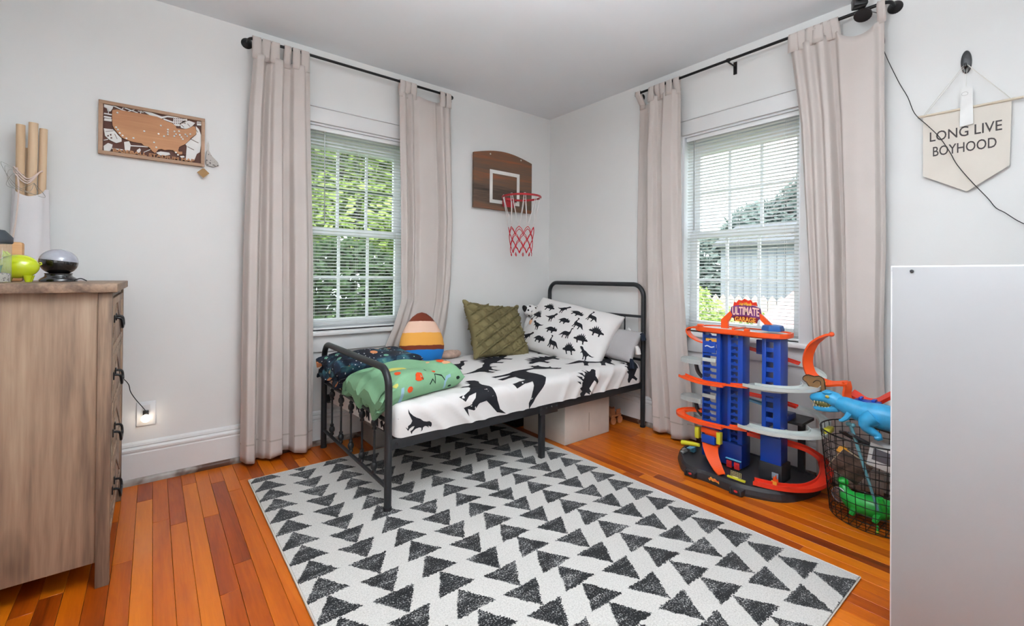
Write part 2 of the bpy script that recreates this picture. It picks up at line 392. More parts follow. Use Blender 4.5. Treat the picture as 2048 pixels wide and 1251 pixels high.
# ------------------------------------------------------------------ outside
lawn = mat('lawn', (96, 128, 62), .9, var=.3, vscale=3)
prop(MB().box((-12, 3.2, -.75), (16, 22, -.7)).box((3.0, -10, -.75), (16, 3.2, -.7)).build('ground', lawn), 'green lawn outside the windows', kind='structure')
def leafmat(name, a, b):
    t = NT(name); oi = t.n('ShaderNodeNewGeometry'); nz = t.noise(t.coord('Object'), 5, 3); n2 = t.noise(t.coord('Object'), 40, 1)
    c = t.ramp(t.math('ADD', t.math('MULTIPLY', nz, .5), t.math('MULTIPLY', n2, .5)), [(.35, lin(a)), (.65, lin(b))])
    t.l(c, t.b.inputs['Base Color']); t.b.inputs['Roughness'].default_value = .5
    tl = t.n('ShaderNodeBsdfTranslucent'); t.l(c, tl.inputs[0]); mx = t.n('ShaderNodeMixShader'); mx.inputs[0].default_value = .35
    t.l(t.b.outputs[0], mx.inputs[1]); t.l(tl.outputs[0], mx.inputs[2]); t.l(mx.outputs[0], t.out.inputs[0]); return t.m
bark = mat('bark', (92, 82, 74), .9, var=.25, vscale=20, bump=.5, bscale=30)
def plant(name, label, cat, loc, blobs, n, size, lm, trunk=None, group=None):
    p = thing(name, label, cat, loc, 0, group); rnd = random.Random(int(abs(loc[0]*31+loc[1]*77)*10))
    mb = MB(); tot = sum(b[3]*b[4]*b[5] for b in blobs)
    for (cx, cy, cz, rx, ry, rz_) in blobs:
        for _ in range(int(n*rx*ry*rz_/tot)):
            d = Vector((rnd.gauss(0, 1), rnd.gauss(0, 1), rnd.gauss(0, 1))).normalized()*rnd.uniform(.55, 1.0)**.6
            c = Vector((cx+d.x*rx, cy+d.y*ry, cz+d.z*rz_)); a = Vector((rnd.gauss(0, 1), rnd.gauss(0, 1), rnd.gauss(0, .6))).normalized(); b = a.orthogonal().normalized(); s = size*rnd.uniform(.6, 1.3)
            mb.add([c-a*s, c+b*s*.5, c+a*s, c-b*s*.5], [(0, 1, 2, 3)])
    mb.build('foliage', lm, p, kind='stuff')
    if trunk:
        for tr in trunk: MB().tube(tr[0], tr[1], 8).build('trunk', bark, p)
    return p
lightleaf = leafmat('light_leaves', (120, 150, 60), (196, 214, 130)); midleaf = leafmat('mid_leaves', (58, 92, 40), (126, 156, 76)); hazeleaf = leafmat('haze_leaves', (84, 104, 96), (150, 166, 164)); darkleaf = leafmat('dark_leaves', (34, 58, 32), (78, 108, 58))  # haze_leaves: grey tone is distance haze put into the leaf colour
plant('hedge', 'dense dark green hedge seen through the window above the bed', 'hedge', (2.2, 6.6, -.7), [(-1.4, 0, 1.05, 1.1, .6, 1.15), (0, .2, 1.1, 1.2, .6, 1.2), (1.4, 0, 1.0, 1.1, .6, 1.2), (2.7, -.2, 1.15, 1.0, .6, 1.25), (-2.6, .2, 1.0, 1.0, .6, 1.1)], 26000, .085, darkleaf, [([(0, 0, 0), (.05, 0, .9)], [.06, .04]), ([(1.4, 0, 0), (1.4, 0, .9)], [.06, .04])])
plant('leafy_tree', 'bright yellow green tree hanging over the hedge outside the bed window', 'tree', (3.4, 9.3, -.7), [(-1.8, -.6, 2.9, 1.3, 1.0, .8), (-.4, -.9, 2.75, 1.1, 1.0, .75), (.9, -.7, 2.9, 1.2, 1.1, .9), (.2, 0, 4.4, 2.2, 1.5, 1.5), (-2.4, 0, 4.6, 1.8, 1.4, 1.3)], 14000, .11, lightleaf, [([(.3, .2, 0), (.2, .1, 1.6), (-.2, 0, 3.2), (-.6, 0, 4.4)], [.18, .15, .1, .05])])
plant('tall_tree', 'taller mid green tree behind the hedge outside the bed window', 'tree', (1.6, 11.5, -.7), [(0, 0, 3.2, 2.0, 1.2, 1.6), (1.8, .3, 4.6, 2.0, 1.3, 1.8), (-1.6, 0, 5.0, 1.8, 1.2, 1.6), (4.6, 0, 3.6, 2.0, 1.2, 2.0)], 12000, .2, midleaf, [([(0, 0, 0), (.1, 0, 2), (0, 0, 4.5)], [.2, .16, .08])])
plant('shade_tree', 'tree outside the garage window, grey green from haze put into its leaf colour', 'tree', (11.4, 4.9, -.7), [(0, -.2, 2.5, 1.0, 1.0, 1.1), (.3, -1.3, 2.9, 1.0, 1.1, 1.3), (-.2, .9, 2.0, .9, .8, .9), (.2, 1.9, 1.7, .8, .8, .8), (0, -2.4, 2.4, .9, 1.0, 1.2)], 12000, .12, hazeleaf, [([(.1, -.3, 0), (.1, -.35, 1.4), (.2, -.5, 2.8)], [.17, .14, .08])])
plant('garden_shrub', 'light green shrub low outside the garage window', 'shrub', (6.6, 2.55, -.7), [(0, -.5, .55, .5, .7, .55), (.1, .5, .75, .5, .7, .6), (0, 1.3, .9, .5, .6, .8)], 3500, .06, lightleaf)
shedm = woodmat('grey_boards', [(.3, lin((120, 126, 136))), (.7, lin((168, 174, 184)))], 'z', .8, 30, 4)
sh = thing('shed', 'blue grey boarded shed outside the garage window', 'shed', (8.4, 3.4, -.7))
bd = MB().box((-.012, -.068, 0), (.012, .068, 2.35)); src = None
for k in range(17):
    o = bd.build('board', shedm, sh) if src is None else inst(src, sh)
    src = src or o; o.location = (.006*(k % 2), -1.5+k*.14, 0)
MB().box((.02, -1.6, 0), (1.6, .82, 2.3)).build('shed_wall', shedm, sh)
MB().prism([(-.15, 2.32), (.85, 2.75), (1.8, 2.32), (1.8, 2.38), (.85, 2.82), (-.15, 2.38)], -1.7, .9, axes((0, 0, 0), (1, 0, 0), (0, 0, 1), (0, -1, 0)) @ Matrix.Scale(-1, 4, (0, 0, 1))).build('shed_roof', mat('shed_roof', (110, 112, 118), .8), sh)
pinkm = mat('pink_canvas', (236, 190, 190), .8, var=.05)
cp = thing('play_tent', 'pale pink play tent outside the garage window', 'tent', (4.7, 1.30, -.7))
for k in range(4):
    a0, a1 = PI/4+k*PI/2, PI/4+(k+1)*PI/2
    p0, p1 = Vector((.85*math.cos(a0), .85*math.sin(a0), 1.22)), Vector((.85*math.cos(a1), .85*math.sin(a1), 1.22)); ap = Vector((0, 0, 1.98))
    nn = (p1-p0).cross(ap-p0).normalized()*.012
    MB().add([p0, p1, ap, p0-nn, p1-nn, ap-nn], [(0, 1, 2), (3, 5, 4), (0, 3, 4, 1), (1, 4, 5, 2), (2, 5, 3, 0)]).build('roof_panel', pinkm, cp)
    q0, q1 = Vector((p0.x, p0.y, 0)), Vector((p1.x, p1.y, 0)); n2 = Vector(((p0+p1).x, (p0+p1).y, 0)).normalized()*.012
    MB().add([q0, q1, p1, p0, q0-n2, q1-n2, p1-n2, p0-n2], [(0, 1, 2, 3), (4, 7, 6, 5), (0, 4, 5, 1), (1, 5, 6, 2), (2, 6, 7, 3), (3, 7, 4, 0)]).build('wall_panel', pinkm, cp)
fn = thing('garden_fence', 'low pinkish garden fence outside the garage window', 'fence', (7.6, 4.2, -.7))
pk = MB().prism([(-.055, 0), (.055, 0), (.055, 1.40), (0, 1.47), (-.055, 1.40)], -.01, .01, axes((0, 0, 0), (0, 1, 0), (0, 0, 1), (1, 0, 0))); src = None
fm = mat('fence_paint', (226, 196, 188), .8)
for k in range(22):
    o = pk.build('picket', fm, fn) if src is None else inst(src, fn)
    src = src or o; o.location = (0, -1.6+k*.13, 0)
MB().box((.01, -1.7, .25), (.04, 1.2, .33)).box((.01, -1.7, 1.12), (.04, 1.2, 1.20)).build('rail', fm, fn)
# ------------------------------------------------------------------ rug
def rugmat():
    t = NT('rug_pile'); g = t.n('ShaderNodeNewGeometry'); sp = t.n('ShaderNodeSeparateXYZ'); t.l(g.outputs['Position'], sp.inputs[0])
    v = g.outputs['Position']; n1 = t.noise(v, 190, 2, .6); n2 = t.noise(v, 140, 2, .6); n3 = t.noise(v, 23, 2); n4 = t.noise(v, 17, 2)
    def wob(c, n, n_, a, b): return t.math('ADD', c, t.math('ADD', t.math('MULTIPLY', t.math('SUBTRACT', n, .5), a), t.math('MULTIPLY', t.math('SUBTRACT', n_, .5), b)))
    x = wob(sp.outputs['X'], n1, n3, .024, .014); y = wob(sp.outputs['Y'], n2, n4, .024, .014)
    u = t.math('ADD', t.math('DIVIDE', t.math('SUBTRACT', x, .455), .1735), .5); col = t.math('FLOOR', u)
    dx = t.math('MULTIPLY', t.math('ABSOLUTE', t.math('SUBTRACT', t.math('FRACT', u), .5)), .1735)
    fv = t.math('FRACT', t.math('DIVIDE', t.math('SUBTRACT', y, 1.052-.1155*20), .1155))
    odd = t.math('MODULO', t.math('ADD', col, 20), 2.0)
    inv = t.math('SUBTRACT', 1.0, fv)
    w = t.math('ADD', t.math('MULTIPLY', inv, t.math('SUBTRACT', 1.0, odd)), t.math('MULTIPLY', fv, odd))
    inside = t.math('LESS_THAN', dx, t.math('MULTIPLY', w, .071))
    mp = t.n('ShaderNodeMapping'); mp.inputs['Scale'].default_value = (1, .55, 1); mp.inputs['Rotation'].default_value = (0, 0, .9); t.l(v, mp.inputs[0])
    sp1 = t.noise(v, 190, 2, .75); sp2 = t.noise(v, 14, 2); mpl = t.n('ShaderNodeMapping'); mpl.inputs['Scale'].default_value = (.25, 1, 1); t.l(v, mpl.inputs[0]); sp3 = t.noise(mpl.outputs[0], 60, 2)
    sk = t.math('ADD', t.math('MULTIPLY', sp1, .62), t.math('ADD', t.math('MULTIPLY', sp2, .2), t.math('MULTIPLY', sp3, .18)))
    black = t.ramp(sk, [(.455, lin((14, 15, 17))), (.535, lin((48, 49, 52))), (.63, lin((196, 194, 191)))])
    white = t.ramp(sp1, [(.3, lin((196, 192, 186))), (.6, lin((224, 220, 215)))])
    t.l(t.mix(inside, white, black), t.b.inputs['Base Color']); t.b.inputs['Roughness'].default_value = .95; t.b.inputs['Specular IOR Level'].default_value = .1; t.b.inputs['Sheen Weight'].default_value = .15
    t.bump(t.noise(v, 420, 2), .7, .004); return t.m
rug = thing('area_rug', 'cream rug with rows of speckled black triangles on the wood floor', 'rug', (1.167, 1.545, 0))
MB().bbox((.392, .477, .0005), (1.943, 2.613, .011), .005).build('pile', rugmat(), rug, True)
ed = MB(); q = .0045
ed.tube([(.390, .475, .006), (1.945, .475, .006), (1.945, 2.615, .006), (.390, 2.615, .006)], q, 6, closed=True); ed.build('bound_edge', clothmat('rug_binding', (214, 205, 194)), rug, True)
# ------------------------------------------------------------------ bed frame
iron = mat('black_iron', (44, 46, 49), .42, .3, var=.08, vscale=30, bump=.06, bscale=150)
bed = thing('bed_frame', 'black metal twin bed frame with arched head and foot ends', 'bed', (1.76, 2.38, 0))
FX, HX, BY0, BY1 = .823, 2.700, 1.905, 2.862
def arch(xx, top, r):
    p = [(xx, BY0, .0115 if xx < 1 else 0)]
    p += [(xx, BY0+r-r*math.cos(a), top-r+r*math.sin(a)) for a in [i*PI/16 for i in range(9)]]
    p += [(xx, BY1-r+r*math.cos(a), top-r+r*math.sin(a)) for a in [PI/2-i*PI/16 for i in range(9)]]
    return p+[(xx, BY1, 0)]
def endframe(name, xx, top, r, rails, spz, n, knobs):
    e = MB().tube(arch(xx, top, r), .0165, 12).build(name, iron, bed, True); OM[e] = OM[bed]
    for z in rails: MB().tube([(xx, BY0, z), (xx, BY1, z)], .0095, 8).build('cross_rail', iron, e, True)
    for k in range(n):
        y = BY0+(BY1-BY0)*(k+1)/(n+1); s = MB().tube([(xx, y, spz[0]), (xx, y, spz[1])], .0055, 8)
        for z in knobs: s.lathe([(.006, -.034), (.011, -.03), (.011, -.022), (.0085, -.018), (.016, -.006), (.0165, .004), (.013, .014), (.008, .018), (.011, .024), (.009, .032)], 10, (xx, y, z))
        s.build('spindle', iron, e, True)
    for y in (BY0, BY1): MB().lathe([(.0185, 0), (.0185, .012), (.017, .014)], 12, (xx, y, .0115 if (xx < 1 and y == BY0) else 0)).build('foot_cap', mat('rubber_foot', (22, 22, 24), .7), e, True)
    return e
endframe('footboard', FX, .632, .085, (.400, .107), (.107, .400), 5, (.355, .152))
endframe('headboard', HX, .998, .085, (.772, .468), (.468, .772), 5, (.512,))
for y in (BY0, BY1):
    r = MB(); r.bbox((FX+.012, y-.006, .272), (HX-.012, y+.008, .318), .004).bbox((FX+.012, min(y, y+.03 if y == BY0 else y-.03), .272), (HX-.012, max(y, y+.03 if y == BY0 else y-.03), .277), .002)
    o = r.build('side_rail', iron, bed, True); OM[o] = OM[bed]
    if y == BY0:
        p = MB().bbox((1.72, y-.010, .262), (1.86, y-.005, .322), .002)
        p.build('joint_plate', iron, o, True)
        for xx in (1.73, 1.77, 1.81, 1.85, .86, 2.64): MB().lathe([(.007, 0), (.006, .003), (.002, .005)], 10, (xx, y-.010 if 1.7 < xx < 1.9 else y-.006, .298), axes((0, 0, 0), (1, 0, 0), (0, 0, 1), (0, -1, 0))).build('bolt', iron, o, True)
for y in (BY0-.001, BY1-.02): MB().bbox((1.738, y, .011), (1.77, y+.03, .272), .004).build('centre_leg', iron, bed, True)
sl_ = None
for k in range(10):
    xx = FX+.1+k*.187
    MB().bbox((xx-.025, BY0+.032, .277), (xx+.025, BY1-.032, .292), .003).build('slat', iron, bed, True)
# ------------------------------------------------------------------ mattress in a printed fitted sheet
MX0, MX1, MY0, MY1, MZ0, MZ1, MR = .850, 2.672, 1.893, 2.862, .319, .462, .05
SIDE = MZ1-MZ0-MR; ARC = MR*PI/2; TOP = MY1-MY0-2*MR; TOT = 2*SIDE+2*ARC+TOP
def msec(t_, inset=0):
    r = MR; y0, y1, z0, z1 = MY0+inset, MY1-inset, MZ0+inset*.3, MZ1-inset
    if t_ < SIDE: return Vector((0, y0, z0+t_)), Vector((0, -1, 0))
    t_ -= SIDE
    if t_ < ARC: a = t_/r; return Vector((0, y0+r-r*math.cos(a), z1-r+r*math.sin(a))), Vector((0, -math.cos(a), math.sin(a)))
    t_ -= ARC
    if t_ < TOP: return Vector((0, y0+r+t_*(1-2*inset/TOP), z1)), Vector((0, 0, 1))
    t_ -= TOP
    if t_ < ARC: a = t_/r; return Vector((0, y1-r+r*math.sin(a), z1-r+r*math.cos(a))), Vector((0, math.sin(a), math.cos(a)))
    t_ -= ARC; return Vector((0, y1, z1-r-t_)), Vector((0, 1, 0))
def mwr(x, t_):
    w = 0
    if t_ < SIDE+ARC*1.6:
        e = max(0, 1-t_/(SIDE+ARC*1.6)); e = e**.5*min(1, (x-MX0)/.1)
        for (c, sp_, sl2, amp) in ((.98, .09, 1.1, .006), (1.12, .07, 1.2, .007), (1.22, .08, 1.0, .006), (1.38, .09, .8, .005), (1.5, .06, .8, .005), (1.62, .07, .5, .004), (1.95, .07, -.6, .005), (2.08, .08, -.8, .006), (2.22, .07, -.9, .006), (2.36, .08, -1.0, .007), (2.5, .07, -1, .006)):
            w += 2.0*amp*e*math.exp(-((x-c+sl2*(t_-.12)*.9)/(sp_*.28))**2)
    w += .0025*math.sin(x*9+t_*5)*math.sin(t_*11+1)*(1 if t_ > SIDE+ARC else 0)
    return w
def mpt(x, t_, off=0, inset=0):
    p, n = msec(max(0, min(TOT, t_)), inset); q = p+n*(mwr(x, t_)*(1 if inset == 0 else 0)+off); return Vector((x, q.y, q.z))
mat_o = thing('mattress', 'mattress in a white fitted sheet printed with large black dinosaurs', 'mattress', (1.76, 2.38, MZ0))
def mfn(a, b):
    x = MX0+(MX1-MX0)*a; e = min(x-MX0, MX1-x); ins = MR*.8-math.sqrt(max(0, (MR*.8)**2-(MR*.8-e)**2)) if e < MR*.8 else 0
    return mpt(x, b*TOT, 0, ins)
As = [0, .002, .005, .01, .016, .022]; As = As+[.022+(.978-.022)*i/150 for i in range(1, 150)]+[1-a for a in As[::-1]]
mb = MB(); NU = len(As); NV = 90
mb.add([mfn(a, j/(NV-1)) for a in As for j in range(NV)], [(i*NV+j, i*NV+j+1, (i+1)*NV+j+1, (i+1)*NV+j) for i in range(NU-1) for j in range(NV-1)]+[tuple(range(NV))[::-1], tuple((NU-1)*NV+j for j in range(NV)), ], True)
mb.add([(MX0+.04, MY0+.01, MZ0), (MX1-.04, MY0+.01, MZ0), (MX1-.04, MY1-.01, MZ0), (MX0+.04, MY1-.01, MZ0)], [(3, 2, 1, 0)])
sheet = clothmat('white_sheet', (236, 232, 229), 700, .02, bump=.08); mb.build('fitted_sheet', sheet, mat_o, True)
# dinosaur silhouettes (unit boxes, facing left)
BRONTO = [(.02, .97), (.07, 1.0), (.13, .98), (.17, .92), (.17, .80), (.18, .68), (.22, .60), (.30, .58), (.42, .60), (.54, .60), (.64, .56), (.74, .46), (.84, .33), (.93, .22), (1.0, .17), (.92, .17), (.82, .22), (.72, .28), (.66, .30), (.67, .16), (.70, .02), (.62, .0), (.61, .14), (.57, .26), (.46, .25), (.37, .27), (.38, .14), (.41, .02), (.33, .0), (.31, .16), (.27, .28), (.25, .16), (.24, .04), (.17, .03), (.19, .2), (.17, .34), (.12, .44), (.10, .58), (.105, .74), (.10, .86), (.06, .91), (.01, .93)]
TREX = [(.0, .80), (.03, .88), (.10, .93), (.19, .90), (.25, .80), (.34, .72), (.48, .68), (.60, .60), (.74, .54), (.88, .52), (1.0, .58), (.90, .46), (.76, .42), (.64, .38), (.60, .26), (.62, .12), (.55, .05), (.66, .02), (.50, .0), (.52, .10), (.50, .24), (.45, .32), (.42, .18), (.44, .06), (.34, .02), (.37, .12), (.36, .28), (.30, .42), (.24, .48), (.19, .44), (.16, .36), (.15, .46), (.20, .54), (.18, .64), (.11, .70), (.04, .70), (.10, .75)]
STEGO = [(.0, .30), (.05, .38), (.12, .40), (.20, .46), (.19, .60), (.27, .53), (.29, .74), (.37, .60), (.42, .88), (.49, .64), (.56, .92), (.60, .64), (.69, .84), (.70, .56), (.79, .66), (.79, .46), (.88, .50), (.93, .40), (.96, .46), (.97, .37), (1.0, .38), (.94, .30), (.84, .30), (.74, .28), (.73, .14), (.76, .0), (.66, .0), (.65, .14), (.60, .24), (.44, .22), (.34, .20), (.35, .10), (.37, .0), (.28, .0), (.26, .12), (.22, .22), (.12, .24), (.04, .23)]
TRICER = [(.0, .36), (.04, .46), (.03, .62), (.10, .52), (.14, .70), (.18, .54), (.24, .66), (.30, .78), (.34, .62), (.44, .68), (.58, .70), (.70, .64), (.82, .50), (.92, .36), (1.0, .28), (.88, .30), (.78, .32), (.74, .24), (.76, .02), (.66, .0), (.65, .18), (.58, .22), (.44, .20), (.42, .02), (.32, .0), (.32, .18), (.26, .24), (.16, .28), (.08, .26)]
def place(shape, u, v, w, h, ang=0, flip=False):
    c, s_ = math.cos(ang), math.sin(ang); out = []
    for (a, b) in shape:
        x, y = ((1-a if flip else a)-.5)*w, (b-.5)*h; out.append((u+c*x-s_*y, v+s_*x+c*y))
    return out[::-1] if flip else out
t0 = SIDE+ARC     # start of the flat top, y = MY0+MR
spots = [(BRONTO, 1.77, .225, .44, .46, -1.50, False), (TREX, 1.36, .155, .36, .34, -1.1, False), (TREX, 1.62, .56, .38, .22, .3, True), (STEGO, 1.86, .80, .40, .26, .5, False), (STEGO, 2.16, .62, .42, .24, .35, True), (BRONTO, 2.40, .36, .40, .34, -.6, True), (STEGO, 2.10, .09, .24, .20, .9, True),
         (STEGO, 2.56, .13, .22, .22, .8, False), (BRONTO, 1.50, .82, .34, .30, -.5, True), (TREX, .955, .060, .15, .11, -.9, True), (TREX, 2.45, .75, .3, .2, .2, False), (TREX, 1.95, .38, .26, .17, 3.0, False)]
clothmat('black_print', (42, 42, 46), 500, .08)
for s in spots: polymesh([place(*s)], .02, lambda u, v: mpt(min(MX1-.045, max(MX0+.045, u)), v, .0012)).build('dinosaur_print', MATS['black_print'], mat_o, True)
# dark prints on the foot end of the sheet
mb = MB()
for (y, w, h0, h1) in ((2.58, .11, .37, .455), (2.36, .05, .33, .45), (2.22, .05, .325, .42), (2.10, .03, .325, .40), (2.03, .06, .325, .37)):
    out = [(-w*.5, h0), (-w*.2, h0-.0), (0, h0+.02), (w*.3, h0+.005), (w*.5, h0+.03), (w*.42, h1-.01), (w*.1, h1), (-w*.1, h1-.02), (-w*.4, h1-.004)]
    MB().prism(out, 0, .001, axes((MX0-.0012, y, 0), (0, 1, 0), (0, 0, 1), (1, 0, 0))).build('foot_end_print', MATS['black_print'], mat_o, True)
# ------------------------------------------------------------------ pillows
def pillow_fn(w, h, th, pinch=.06, disp=None):
    def fn(u, v, side=1, off=0):
        e = (max(0, 1-u*u)**.5)*(max(0, 1-v*v)**.5); k = 1-pinch*(1-abs(u)**3)*0
        x = u*w/2*(1-pinch*(1-v*v)); y = v*h/2*(1-pinch*(1-u*u)); z = th/2*(e**.75)*side
        if disp: z += side*disp(u, v)*min(1, e*3)
        return Vector((x, y, z+side*off))
    return fn
def pillow(parent, fn, M, m, name='cover', n=44):
    mb = MB()
    f = lambda a: math.sin((a-.5)*PI)     # denser at the rim
    for s_ in (1, -1):
        vs_ = [M @ fn(f(i/(n-1)), f(j/(n-1)), s_) for i in range(n) for j in range(n)]
        fs = [(i*n+j, (i+1)*n+j, (i+1)*n+j+1, i*n+j+1) if s_ > 0 else (i*n+j, i*n+j+1, (i+1)*n+j+1, (i+1)*n+j) for i in range(n-1) for j in range(n-1)]
        mb.add(vs_, fs, True)
    o = mb.build(name, m, parent, True); bm = bmesh.new(); bm.from_mesh(o.data); bmesh.ops.remove_doubles(bm, verts=bm.verts[:], dist=1e-5); bm.to_mesh(o.data); bm.free()
    for p in o.data.polygons: p.use_smooth = True
    return o
def tuft(u, v):
    a, b = (u*1.15+v*.85), (-u*.85+v*1.25); d = 0
    for q_ in (a, b):
        f = abs((q_*2.1) % 1-.5)*2; d += .020*max(0, (f-.80)/.20)**1.1-.010*max(0, 1-abs(f-.72)/.12)
    return d+.004*math.sin(u*23)*math.sin(v*19)
ol = thing('olive_pillow', 'olive green throw pillow with diamond ruched seams leaning on the wall', 'pillow', (2.01, 2.70, .47))
oz = Vector((.06, -.80, .44)).normalized(); ox = Vector((.97, 0, -.10)); ox = (ox-oz*ox.dot(oz)).normalized(); oy = oz.cross(ox)
OMx = axes((2.03, 2.725, .640), ox, oy, oz)
pillow(ol, pillow_fn(.52, .44, .17, .10, tuft), OMx, clothmat('olive_cloth', (130, 119, 84), 600, .12, bump=.4), n=90)
tm = MB()
for cx_, cy_ in ((-.97, .97), (.97, .97), (-.97, -.97), (.97, -.97)):
    c = OMx @ pillow_fn(.52, .44, .17, .10)(cx_, cy_, 1); d = (c-OMx @ Vector((0, 0, 0))).normalized()
    tm.tube([c-d*.02, c+d*.008, c+d*.022], [.020, .016, .006], 8)
tm.build('corner_ears', MATS['olive_cloth'], ol, True)
dp = thing('dinosaur_pillow', 'white pillow printed with small black dinosaurs against the headboard', 'pillow', (2.45, 2.42, .47))
dz = Vector((-.76, -.22, .60)).normalized(); dx = Vector((.10, -.98, -.10)); dx = (dx-dz*dx.dot(dz)).normalized(); dy = dz.cross(dx)
DM = axes((2.470, 2.420, .632), dx, dy, dz); dfn = pillow_fn(.76, .47, .21, .05, lambda u, v: .006*math.sin(u*7+v*3)+.008*math.exp(-((u-.62+v*.25)/.06)**2))
pillow(dp, dfn, DM, clothmat('pillow_case', (240, 236, 233), 700, .02, bump=.08), n=60)
prints = []; shp = (TREX, STEGO, BRONTO, TRICER); k = 0
for r_, vv in enumerate((-.66, -.24, .18, .60)):
    for c_ in range(6):
        uu = -.74+c_*.37+(.17 if r_ % 2 else 0)
        if abs(uu) > .84: continue
        s = shp[(k*3+r_) % 4]; k += 1
        prints.append(place(s, uu, vv, .31, .40 if s is not TRICER else .32, random.uniform(-.35, .2), random.random() < .5))
for pr in prints: polymesh([pr], .06, lambda u, v: DM @ dfn(max(-.97, min(.97, u)), max(-.97, min(.97, v)), 1, .0014)).build('dinosaur_print', MATS['black_print'], dp, True)
gp = thing('grey_pillow', 'small grey tasselled pillow tucked behind the dinosaur pillow', 'pillow', (2.60, 2.04, .47))
gz = Vector((-.80, -.1, .55)).normalized(); gx = Vector((0, -1, 0)); gx = (gx-gz*gx.dot(gz)).normalized(); gy = gz.cross(gx)
GM = axes((2.600, 2.06, .575), gx, gy, gz); pillow(gp, pillow_fn(.34, .24, .10), GM, clothmat('grey_cloth', (176, 172, 172)), n=28)
for k, (uu, vv, c_) in enumerate(((.96, .8, (34, 40, 52)), (.99, 0, (225, 222, 218)), (.96, -.8, (34, 40, 52)), (.3, .99, (225, 222, 218)))):
    c = GM @ pillow_fn(.34, .24, .10)(uu, vv); d = (c-GM.translation).normalized(); tb = MB().tube([c, c+d*.012, c+d*.02+Vector((0, 0, -.015)), c+d*.026+Vector((0, 0, -.05))], [.003, .012, .016, .019], 8)
    tb.build('tassel', clothmat('tassel_%d' % k, c_, 300, .15), gp, True)
# spotted and brown plush toys between the pillows
def spotmat(name, base, spot, scale, thr):
    t = NT(name); vo = t.n('ShaderNodeTexVoronoi'); vo.inputs['Scale'].default_value = scale; t.l(t.coord('Object'), vo.inputs['Vector'])
    f = t.math('LESS_THAN', vo.outputs['Distance'], thr); t.l(t.mix(f, lin(base), lin(spot)), t.b.inputs['Base Color']); t.b.inputs['Roughness'].default_value = .95
    t.bump(t.noise(t.coord('Object'), 500, 1), .5, .002); return t.m
sd = thing('plush_dog', 'white plush dog with black spots peeking over the pillows', 'plush toy', (2.43, 2.81, .463)); sdm = spotmat('spotted_plush', (238, 234, 232), (30, 28, 30), 34, .30)
MB().ball((2.44, 2.815, .60), (.065, .040, .135)).build('body', sdm, sd, True); MB().ball((2.435, 2.800, .765), (.072, .055, .052)).build('head', sdm, sd, True)
MB().ball((2.420, 2.745, .750), (.028, .024, .024)).build('muzzle', mat('white_plush', (240, 236, 234), .95), sd, True)
for s_, m_ in ((-1, mat('black_plush', (28, 26, 28), .95)), (1, sdm)): MB().ball((2.435+s_*.066, 2.800, .785), (.022, .016, .036), Matrix.Rotation(s_*.7, 4, 'Y')).build('ear', m_, sd, True)
pm = thing('plush_monkey', 'dark brown plush monkey with a peach ear between the pillows', 'plush toy', (2.40, 2.72, .463)); bpl = mat('brown_plush', (84, 42, 28), .95, var=.15, vscale=60, bump=.6, bscale=300); peach = mat('peach_plush', (222, 170, 134), .95)
MB().ball((2.405, 2.715, .545), (.045, .040, .080)).build('body', bpl, pm, True); MB().ball((2.400, 2.705, .680), (.052, .042, .050)).build('head', bpl, pm, True)
MB().ball((2.395, 2.668, .668), (.030, .016, .030)).build('face', peach, pm, True)
for s_ in (-1, 1): MB().ball((2.400+s_*.052, 2.700, .684), (.018, .014, .024)).build('ear', peach, pm, True)
# colour-banded plush cushion against the curtain
pc = thing('plush_cushion', 'egg shaped plush cushion in brown, peach, yellow and blue bands', 'cushion', (1.41, 2.72, .462), rot=(math.radians(-9), math.radians(5), math.radians(8)))
t = NT('banded_plush'); sp = t.n('ShaderNodeSeparateXYZ'); tc = t.n('ShaderNodeTexCoord'); t.l(tc.outputs['Object'], sp.inputs[0])
zz = t.math('ADD', sp.outputs['Z'], t.math('MULTIPLY', t.math('SUBTRACT', t.noise(tc.outputs['Object'], 14, 2), .5), .012))
r_ = t.n('ShaderNodeValToRGB'); r_.color_ramp.interpolation = 'CONSTANT'; st = [(0, (24, 122, 200)), (.26, (120, 48, 22)), (.34, (240, 170, 76)), (.58, (242, 200, 176)), (.80, (116, 46, 24))]
while len(r_.color_ramp.elements) < 5: r_.color_ramp.elements.new(.5)
for e_, (p_, c_) in zip(r_.color_ramp.elements, st): e_.position = p_; e_.color = lin(c_)
t.l(t.math('DIVIDE', zz, .35), r_.inputs[0]); t.l(r_.outputs[0], t.b.inputs['Base Color']); t.b.inputs['Roughness'].default_value = .9; t.bump(t.noise(tc.outputs['Object'], 400, 1), .3, .002)
prof = [(.02, .0), (.10, .004), (.145, .03), (.165, .08), (.168, .12), (.158, .17), (.138, .22), (.108, .27), (.072, .31), (.035, .335), (.003, .343)]
mb = MB(); mb.lathe(prof, 32, M=Matrix.Diagonal((1.02, .52, 1, 1))); mb.build('body', t.m, pc)
for s_ in (-1, 1): MB().ball((s_*.07, -.075, .012), (.035, .032, .015)).build('foot', mat('brown_felt', (110, 48, 30), .9), pc)
br = thing('brown_plush', 'small tan fluffy toy lying beside the banded cushion', 'plush toy', (1.66, 2.79, .463))
MB().ball((0, 0, .028), (.085, .045, .030), n=20).ball((.05, -.01, .03), (.035, .03, .026)).build('body', mat('tan_fluff', (186, 158, 142), .95, var=.15, vscale=40, bump=.8, bscale=200), br)
